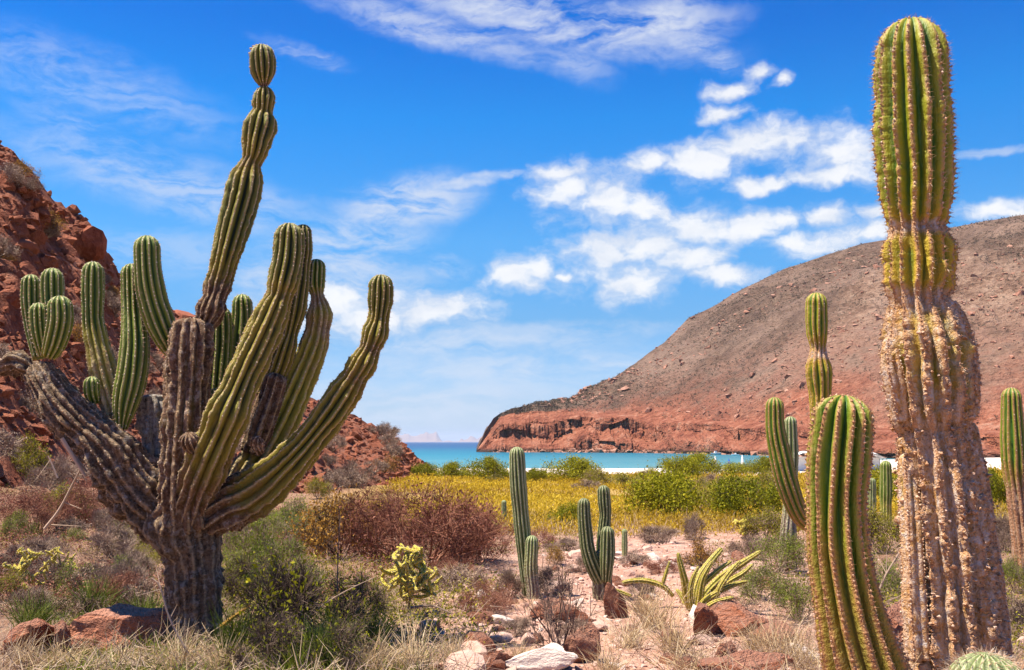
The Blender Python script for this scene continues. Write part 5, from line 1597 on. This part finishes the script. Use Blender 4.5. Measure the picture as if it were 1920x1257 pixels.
# ================================================================== boulders and stones
for i, (u, v, wpx, hpx, lab, pale, rz) in enumerate([
        (222, 1220, 215, 96, 'big red boulder left of the woody cactus trunk', 0, .3), (52, 1225, 130, 66, 'low pinkish red rock in the lower left corner', 0, 1.2),
        (112, 1228, 70, 62, 'small red stone between the corner rock and the big boulder', 0, 2.0), (1100, 1244, 74, 70, 'dark red upright rock behind dry grass in the wash', 0, .6),
        (1155, 1160, 38, 56, 'orange upright stone at the foot of the three-armed cactus', 0, .2), (1328, 1196, 80, 58, 'rounded orange boulder below the creeping cactus', 0, 1.0),
        (1398, 1190, 130, 50, 'broad pink rock right of the rounded orange boulder', 0, .0), (1340, 1150, 60, 30, 'flat dark red rock under the creeping cactus', 0, .7),
        (1455, 1212, 110, 44, 'half-buried pink rock in whitish grass', 0, .4), (1690, 1218, 110, 90, 'big pink rock between the stout and the tallest cactus', 0, .9),
        (1000, 1262, 130, 44, 'flat white rock at the bottom of the wash', 1, .0), (925, 1260, 80, 40, 'brown rock left of the flat white rock', 0, .5),
        (1362, 1246, 64, 44, 'brown lichened stone below the broad pink rock', 0, 1.4), (1395, 1272, 140, 52, 'pink rock at the bottom edge beside the lichened stone', 0, .1),
        (832, 1052, 44, 30, 'red rock under the edge of the wide rust-red shrub', 0, .8), (868, 1056, 30, 30, 'yellow-brown stone under the wide rust-red shrub', 0, 1.9),
        (905, 1172, 44, 24, 'red stone on the left bank of the wash', 0, .3), (940, 1170, 34, 20, 'pale grey cobble on the left bank of the wash', 1, .3),
        (1015, 1160, 60, 30, 'pink stone at the foot of the pale column cactus', 0, 1.3), (1070, 1170, 70, 30, 'low pink rock between the two wash cacti', 0, .2),
        (1640, 1245, 60, 40, 'small pink rock at the lower side of the stout cactus', 0, 2.4), (505, 1262, 60, 26, 'pink stone at the bottom edge in the cactus shadow', 0, .4),
        (1745, 1262, 90, 40, 'pink rock under the lower left of the tallest cactus', 0, .4), (1255, 1205, 44, 26, 'small pink stone in the dry grass', 0, 1.1)]):
    p = hit(u, v)
    px = PX(v, p[1])
    me = rock_mesh('boulder', (744 if i == 0 else 700) + i, PALEROCK if pale else ROCK, sub=4, rough=.20, flat=.8, cuts=13, smooth=False)
    o = obj('boulder', me, None, lab, 'rock', 'boulders in the foreground')
    sc_ = wpx * px
    o.scale = (sc_ * 1.05, sc_ * .85, hpx * px * 1.6)
    o.location = p + np.array([0, sc_ * .25, hpx * px * .26])
    o.rotation_euler = (0, 0, rz)

rg = np.random.default_rng(51)
STONE = [rock_mesh('stone', 800 + k, ROCK if k < 3 else PINKROCK, sub=2, rough=.1, flat=.7, cuts=8) for k in range(8)] + [rock_mesh('stone', 820 + k, PALEROCK, sub=1, rough=.08, flat=.7, cuts=7) for k in range(2)]
cnt = 0
while cnt < 300:
    y = 6.4 * (20 / 6.4) ** rg.random()
    x = wash_x(y) + rg.normal() * (.9 + .05 * y)
    s = min(rg.lognormal(-2.1, .6), .42) * (.8 + y / 40)
    o = bpy.data.objects.new('stone', STONE[rg.integers(len(STONE))])
    o.location = (x, y, float(ground_z(x, y)) + .04 * s)
    o.scale = (s, s * rg.uniform(.7, 1.1), s * rg.uniform(.7, 1.1)); o.rotation_euler = (rg.uniform(-.3, .3), rg.uniform(-.3, .3), rg.uniform(0, 6.28))
    link(o, ground)
    cnt += 1
N = 4000
y = 6.0 * (26 / 6.0) ** rg.random(N)
x = wash_x(y) + rg.normal(size=N) * (1.0 + .07 * y)
pts = np.stack([x, y, ground_z(x, y) + .004], -1)
V, Fc = rock_mass(pts, np.minimum(rg.lognormal(-3.5, .5, N), .09) * (.8 + y / 30), rg)
GRAVEL = rock_mat('gravel_stone', (.24, .10, .07), (.46, .25, .19), (.64, .45, .38), (.62, .46, .40), 9.0, world=True)
obj('gravel', mesh('gravel', V, [Fc], GRAVEL), ground, kind='stuff')

# ================================================================== dead wood
def branch(name, label, uvd, r, mat=GREYTWIG, twigs=0, seed=0):
    rg = np.random.default_rng(seed)
    pts = np.array([P(*q) for q in uvd])
    rows = [np.array([*p, r * (1 - .6 * i / (len(pts) - 1)), 0]) for i, p in enumerate(pts)]
    q, s = resample(rows, .05)
    S0, S1 = q[:-1, :3], q[1:, :3]
    V, Q = sticks(S0, S1, q[:-1, 3], q[1:, 3], 6)
    sh = np.full(len(V), .9)
    for _ in range(twigs):
        i = rg.integers(len(S0)); 
        d = norm(S1[i] - S0[i] + rg.normal(size=3) * .06)
        V2, Q2 = sticks(S0[i][None], (S0[i] + d * rg.uniform(.1, .35))[None], [r * .4], [r * .15], 4)
        Q = np.vstack([Q, Q2 + len(V)]); V = np.vstack([V, V2]); sh = np.concatenate([sh, np.full(len(V2), .8)])
    base = pts[0]
    return obj(name, mesh(name, V - base, [Q], mat, {'shade': sh}), None, label, 'branch', loc=base)


branch('dead_branch', 'bleached dead branch leaning below the thick brown arm', [(84, 992, 9.6), (112, 955, 9.55), (138, 905, 9.5), (152, 878, 9.45)], .016, twigs=3, seed=1)
branch('dead_branch', 'short pale dead stick on the slope by the left edge', [(108, 897, 11), (98, 872, 11), (90, 855, 11)], .012, twigs=2, seed=2)
branch('dead_branch', 'long thin dry stalk slanting up left of the cholla', [(575, 1158, 8.3), (620, 1125, 8.35), (665, 1100, 8.4), (705, 1082, 8.4)], .007, twigs=2, seed=3)
branch('dead_branch', 'upright dark stem rising from the green weed behind the cholla', [(632, 1110, 9.5), (634, 1040, 9.5), (637, 960, 9.5)], .007, DARKTWIG, twigs=2, seed=4)
branch('dead_branch', 'brown broken stick lying right of the cholla', [(770, 1140, 8.8), (810, 1136, 8.7), (845, 1150, 8.6)], .014, DARKTWIG, twigs=1, seed=5)
branch('dead_branch', 'bent dry stalk standing before the woody trunk', [(352, 1225, 7.6), (318, 1160, 7.6), (300, 1100, 7.6), (284, 1084, 7.6)], .009, twigs=4, seed=6)
branch('dead_branch', 'bleached stick beside the rounded orange boulder', [(1388, 1165, 10), (1368, 1142, 10), (1346, 1130, 10)], .016, twigs=1, seed=7)
branch('dead_branch', 'grey dead branches between the stout and the tallest cactus', [(1640, 1130, 9), (1660, 1080, 9), (1690, 1030, 9), (1700, 1005, 9)], .010, twigs=6, seed=8)
branch('dead_branch', 'mossy broken branch right of the trunk foot', [(415, 1175, 8.2), (440, 1155, 8.2), (470, 1136, 8.2)], .022, AMBER, twigs=0, seed=9)

# pale dead stalks sticking up along the lower left
rg = np.random.default_rng(91)
f6 = np.concatenate([scatter(150, -4.6, -.2, 6.2, 8.6, rg), scatter(60, 1.2, 3.6, 6.2, 8.6, rg)])
b = np.repeat(f6, 3, 0) + rg.normal(size=(len(f6) * 3, 3)) * np.array([.05, .05, 0])
d = norm(rg.normal(size=b.shape) * np.array([.8, .8, .2]) + np.array([0, 0, .9]))
m_ = b + d * rg.uniform(.08, .22, (len(b), 1)); t_ = m_ + norm(d + rg.normal(size=b.shape) * .5) * rg.uniform(.06, .22, (len(b), 1))
V, Q = sticks(np.vstack([b, m_]), np.vstack([m_, t_]), np.concatenate([np.full(len(b), .0042), np.full(len(b), .003)]), np.concatenate([np.full(len(b), .003), np.full(len(b), .0012)]), 4)
obj('dead_stalks', mesh('dead_stalks', V, [Q], STRAW, {'shade': np.repeat(rg.uniform(.3, 1, len(V) // 8), 8)}), label='pale broken stalks sticking up along the bottom', cat='stalks', kind='stuff')

# ================================================================== boats, parasols and tents on the bay
def plain(name, c, rough=.5):
    def b(t, s):
        n = t.noise(objco(t), 3.0, 3, .6)
        t.l(t.mix(t.m('MULTIPLY', n, .25), c, tuple(v * .75 for v in c)), s.inputs['Base Color'])
        s.inputs['Roughness'].default_value = rough
    return material(name, b)


WHITE = plain('white_canvas', (.82, .82, .80))
BLUE = plain('blue_canvas', (.03, .12, .50))
POLE = plain('grey_pole', (.35, .33, .30))
HULL = plain('white_hull', (.80, .80, .78), .3)
DARKHULL = plain('dark_trim', (.06, .06, .08), .4)


def lathe(prof, n=10):
    a = np.arange(n) / n * 2 * math.pi
    V = np.array([[r * math.cos(t), r * math.sin(t), z] for (r, z) in prof for t in a])
    return V, grid_faces(len(prof), n, wrap=True)


def closed_parasol(label, u, v, hpx, mat):
    d = 222.0
    p = P(u, v, d); z0 = EYE[2] - np.interp(d, DROP_D, DROP_H)
    top = P(u, v - hpx, d)[2]
    base = np.array([p[0], d, z0])
    h = top - z0
    e = bpy.data.objects.new('beach_parasol', None); e.location = base; link(e); tag(e, label, 'parasol', 'closed parasols on the beach')
    V, Q = lathe([(.05, -.2), (.05, h - .1)]); obj('pole', mesh('pole', V, [Q], POLE, smooth=True), e)
    a = np.arange(16) / 16 * 2 * math.pi
    prof = [(.10, h * .25), (.34, h * .30), (.32, h * .45), (.22, h * .75), (.10, h * .95), (.015, h)]
    V = np.array([[r * (1 - .22 * (k % 2)) * math.cos(t), r * (1 - .22 * (k % 2)) * math.sin(t), z] for (r, z) in prof for k, t in enumerate(a)])
    obj('canopy', mesh('canopy', V, [grid_faces(len(prof), 16, wrap=True)], mat), e)


closed_parasol('closed white beach parasol, left one before the water', 1341, 869, 14, WHITE)
closed_parasol('closed white beach parasol, taller right one before the water', 1392, 872, 19, WHITE)
closed_parasol('small closed blue parasol between the two white ones', 1367, 870, 10, BLUE)


def motorboat(label, u, v, wpx, d, flip):
    c = P(u, v, d); c[2] = 0
    L = wpx * PX(v, d)
    e = bpy.data.objects.new('motorboat', None); e.location = c; e.rotation_euler = (0, 0, flip); link(e); tag(e, label, 'boat', 'small boats moored under the cliff')
    n = 14
    t = np.linspace(-.5, .5, n)
    half = .17 * L * np.sqrt(np.clip(1 - np.clip((t - .05) / .46, 0, 1) ** 2.2, 0.002, 1))
    rows = []
    for (k, z) in ((.35, -.05), (.9, .05), (1.0, .13), (.86, .135), (.84, .09), (.0, .08)):
        zz = z * L + np.clip(t, 0, 1) ** 2 * .16 * L * (1 if z > 0 else .3)
        rows.append(np.stack([t * L, half * k, zz], -1))
    V = np.concatenate([np.array(rows), np.array(rows)[::-1] * np.array([1, -1, 1])])
    me = mesh('hull', V.reshape(-1, 3), [grid_faces(len(V), n)], HULL, smooth=False)
    obj('hull', me, e)
    V, Q = lathe([(.0, .30 * L), (.09 * L, .30 * L), (.10 * L, .06 * L)], 4)
    obj('cabin', mesh('cabin', rot_z(V, .785) * np.array([1.6, 1, 1]), [Q], HULL), e)
    bm = bmesh.new(); bmesh.ops.create_cube(bm, size=1); bmesh.ops.bevel(bm, geom=bm.edges[:], offset=.15, segments=2)
    bmesh.ops.scale(bm, vec=(.07 * L, .08 * L, .18 * L), verts=bm.verts); bmesh.ops.translate(bm, vec=(-.53 * L, 0, .08 * L), verts=bm.verts)
    me = bpy.data.meshes.new('outboard_motor'); bm.to_mesh(me); bm.free(); me.materials.append(DARKHULL)
    obj('outboard_motor', me, e)


motorboat('small white boat moored under the red cliff, left one', 1342, 850, 22, 520, .25)
motorboat('small white boat moored under the red cliff, right one', 1379, 852, 15, 490, 2.8)


def tent(label, u, v, wpx, hpx, d):
    p = P(u, v, d)
    z0 = float(EYE[2] - np.interp(min(d, 206), DROP_D, DROP_H))
    W = wpx * PX(v, d); H = P(u, v - hpx, d)[2] - z0
    e = bpy.data.objects.new('beach_tent', None); e.location = (p[0], d, z0); link(e); tag(e, label, 'tent', 'white tents on the beach')
    n = 12
    xs = np.linspace(-.5, .5, n) * W
    arch = H * (.72 + .28 * np.cos(np.linspace(-.5, .5, n) * math.pi))
    V = []
    for yy in (-.35, 0, .35):
        V.append(np.stack([xs, np.full(n, yy * W), arch * (1 if yy == 0 else .93)], -1))
    V = np.array(V)
    Vb = V - np.array([0, 0, .12])
    allV = np.concatenate([V.reshape(-1, 3), Vb.reshape(-1, 3)])
    obj('canopy', mesh('canopy', allV, [grid_faces(3, n), grid_faces(3, n)[:, ::-1] + 3 * n], WHITE, smooth=True), e)
    for sx in (-.48, .48):
        for sy in (-.33, .33):
            Vp, Qp = sticks(np.array([[sx * W, sy * W, -.3]]), np.array([[sx * W, sy * W, H * .75]]), [.05], [.05], 6)
            obj('pole', mesh('pole', Vp, [Qp], POLE), e)
    wall = [np.array([[-.49 * W, .34 * W, 0], [.49 * W, .34 * W, 0], [.49 * W, .34 * W, H * .72], [-.49 * W, .34 * W, H * .72], [-.49 * W, .36 * W, 0], [.49 * W, .36 * W, 0], [.49 * W, .36 * W, H * .72], [-.49 * W, .36 * W, H * .72]])]
    obj('back_panel', mesh('back_panel', wall[0], [np.array([[0, 1, 2, 3], [5, 4, 7, 6], [0, 4, 5, 1], [3, 2, 6, 7]])], WHITE), e)


tent('white arched tent on the beach between the curved arm and the stout cactus', 1507, 872, 44, 26, 205)
tent('white arched tent on the beach right of the stout cactus', 1632, 872, 50, 24, 205)

# ================================================================== the air
def haze_build(name):
    m = bpy.data.materials.new(name)
    m.use_nodes = True
    t = NT(m.node_tree)
    v = t.n('ShaderNodeVolumePrincipled')
    v.inputs['Color'].default_value = (.80, .88, 1.0, 1)
    v.inputs['Density'].default_value = HAZE
    v.inputs['Anisotropy'].default_value = .2
    o = t.n('ShaderNodeOutputMaterial')
    t.l(v.outputs[0], o.inputs['Volume'])
    return m


HAZE = 3.0e-5
bm = bmesh.new()
bmesh.ops.create_cube(bm, size=1)
me = bpy.data.meshes.new('haze')
bmesh.ops.scale(bm, vec=(90000, 90000, 290 + 12), verts=bm.verts)
bmesh.ops.translate(bm, vec=(0, 0, (290 - 12) / 2), verts=bm.verts)
bm.to_mesh(me); bm.free()
me.materials.append(haze_build('sea_air'))
obj('haze', me, None, 'thin blue sea haze over the bay', 'haze', kind='stuff')
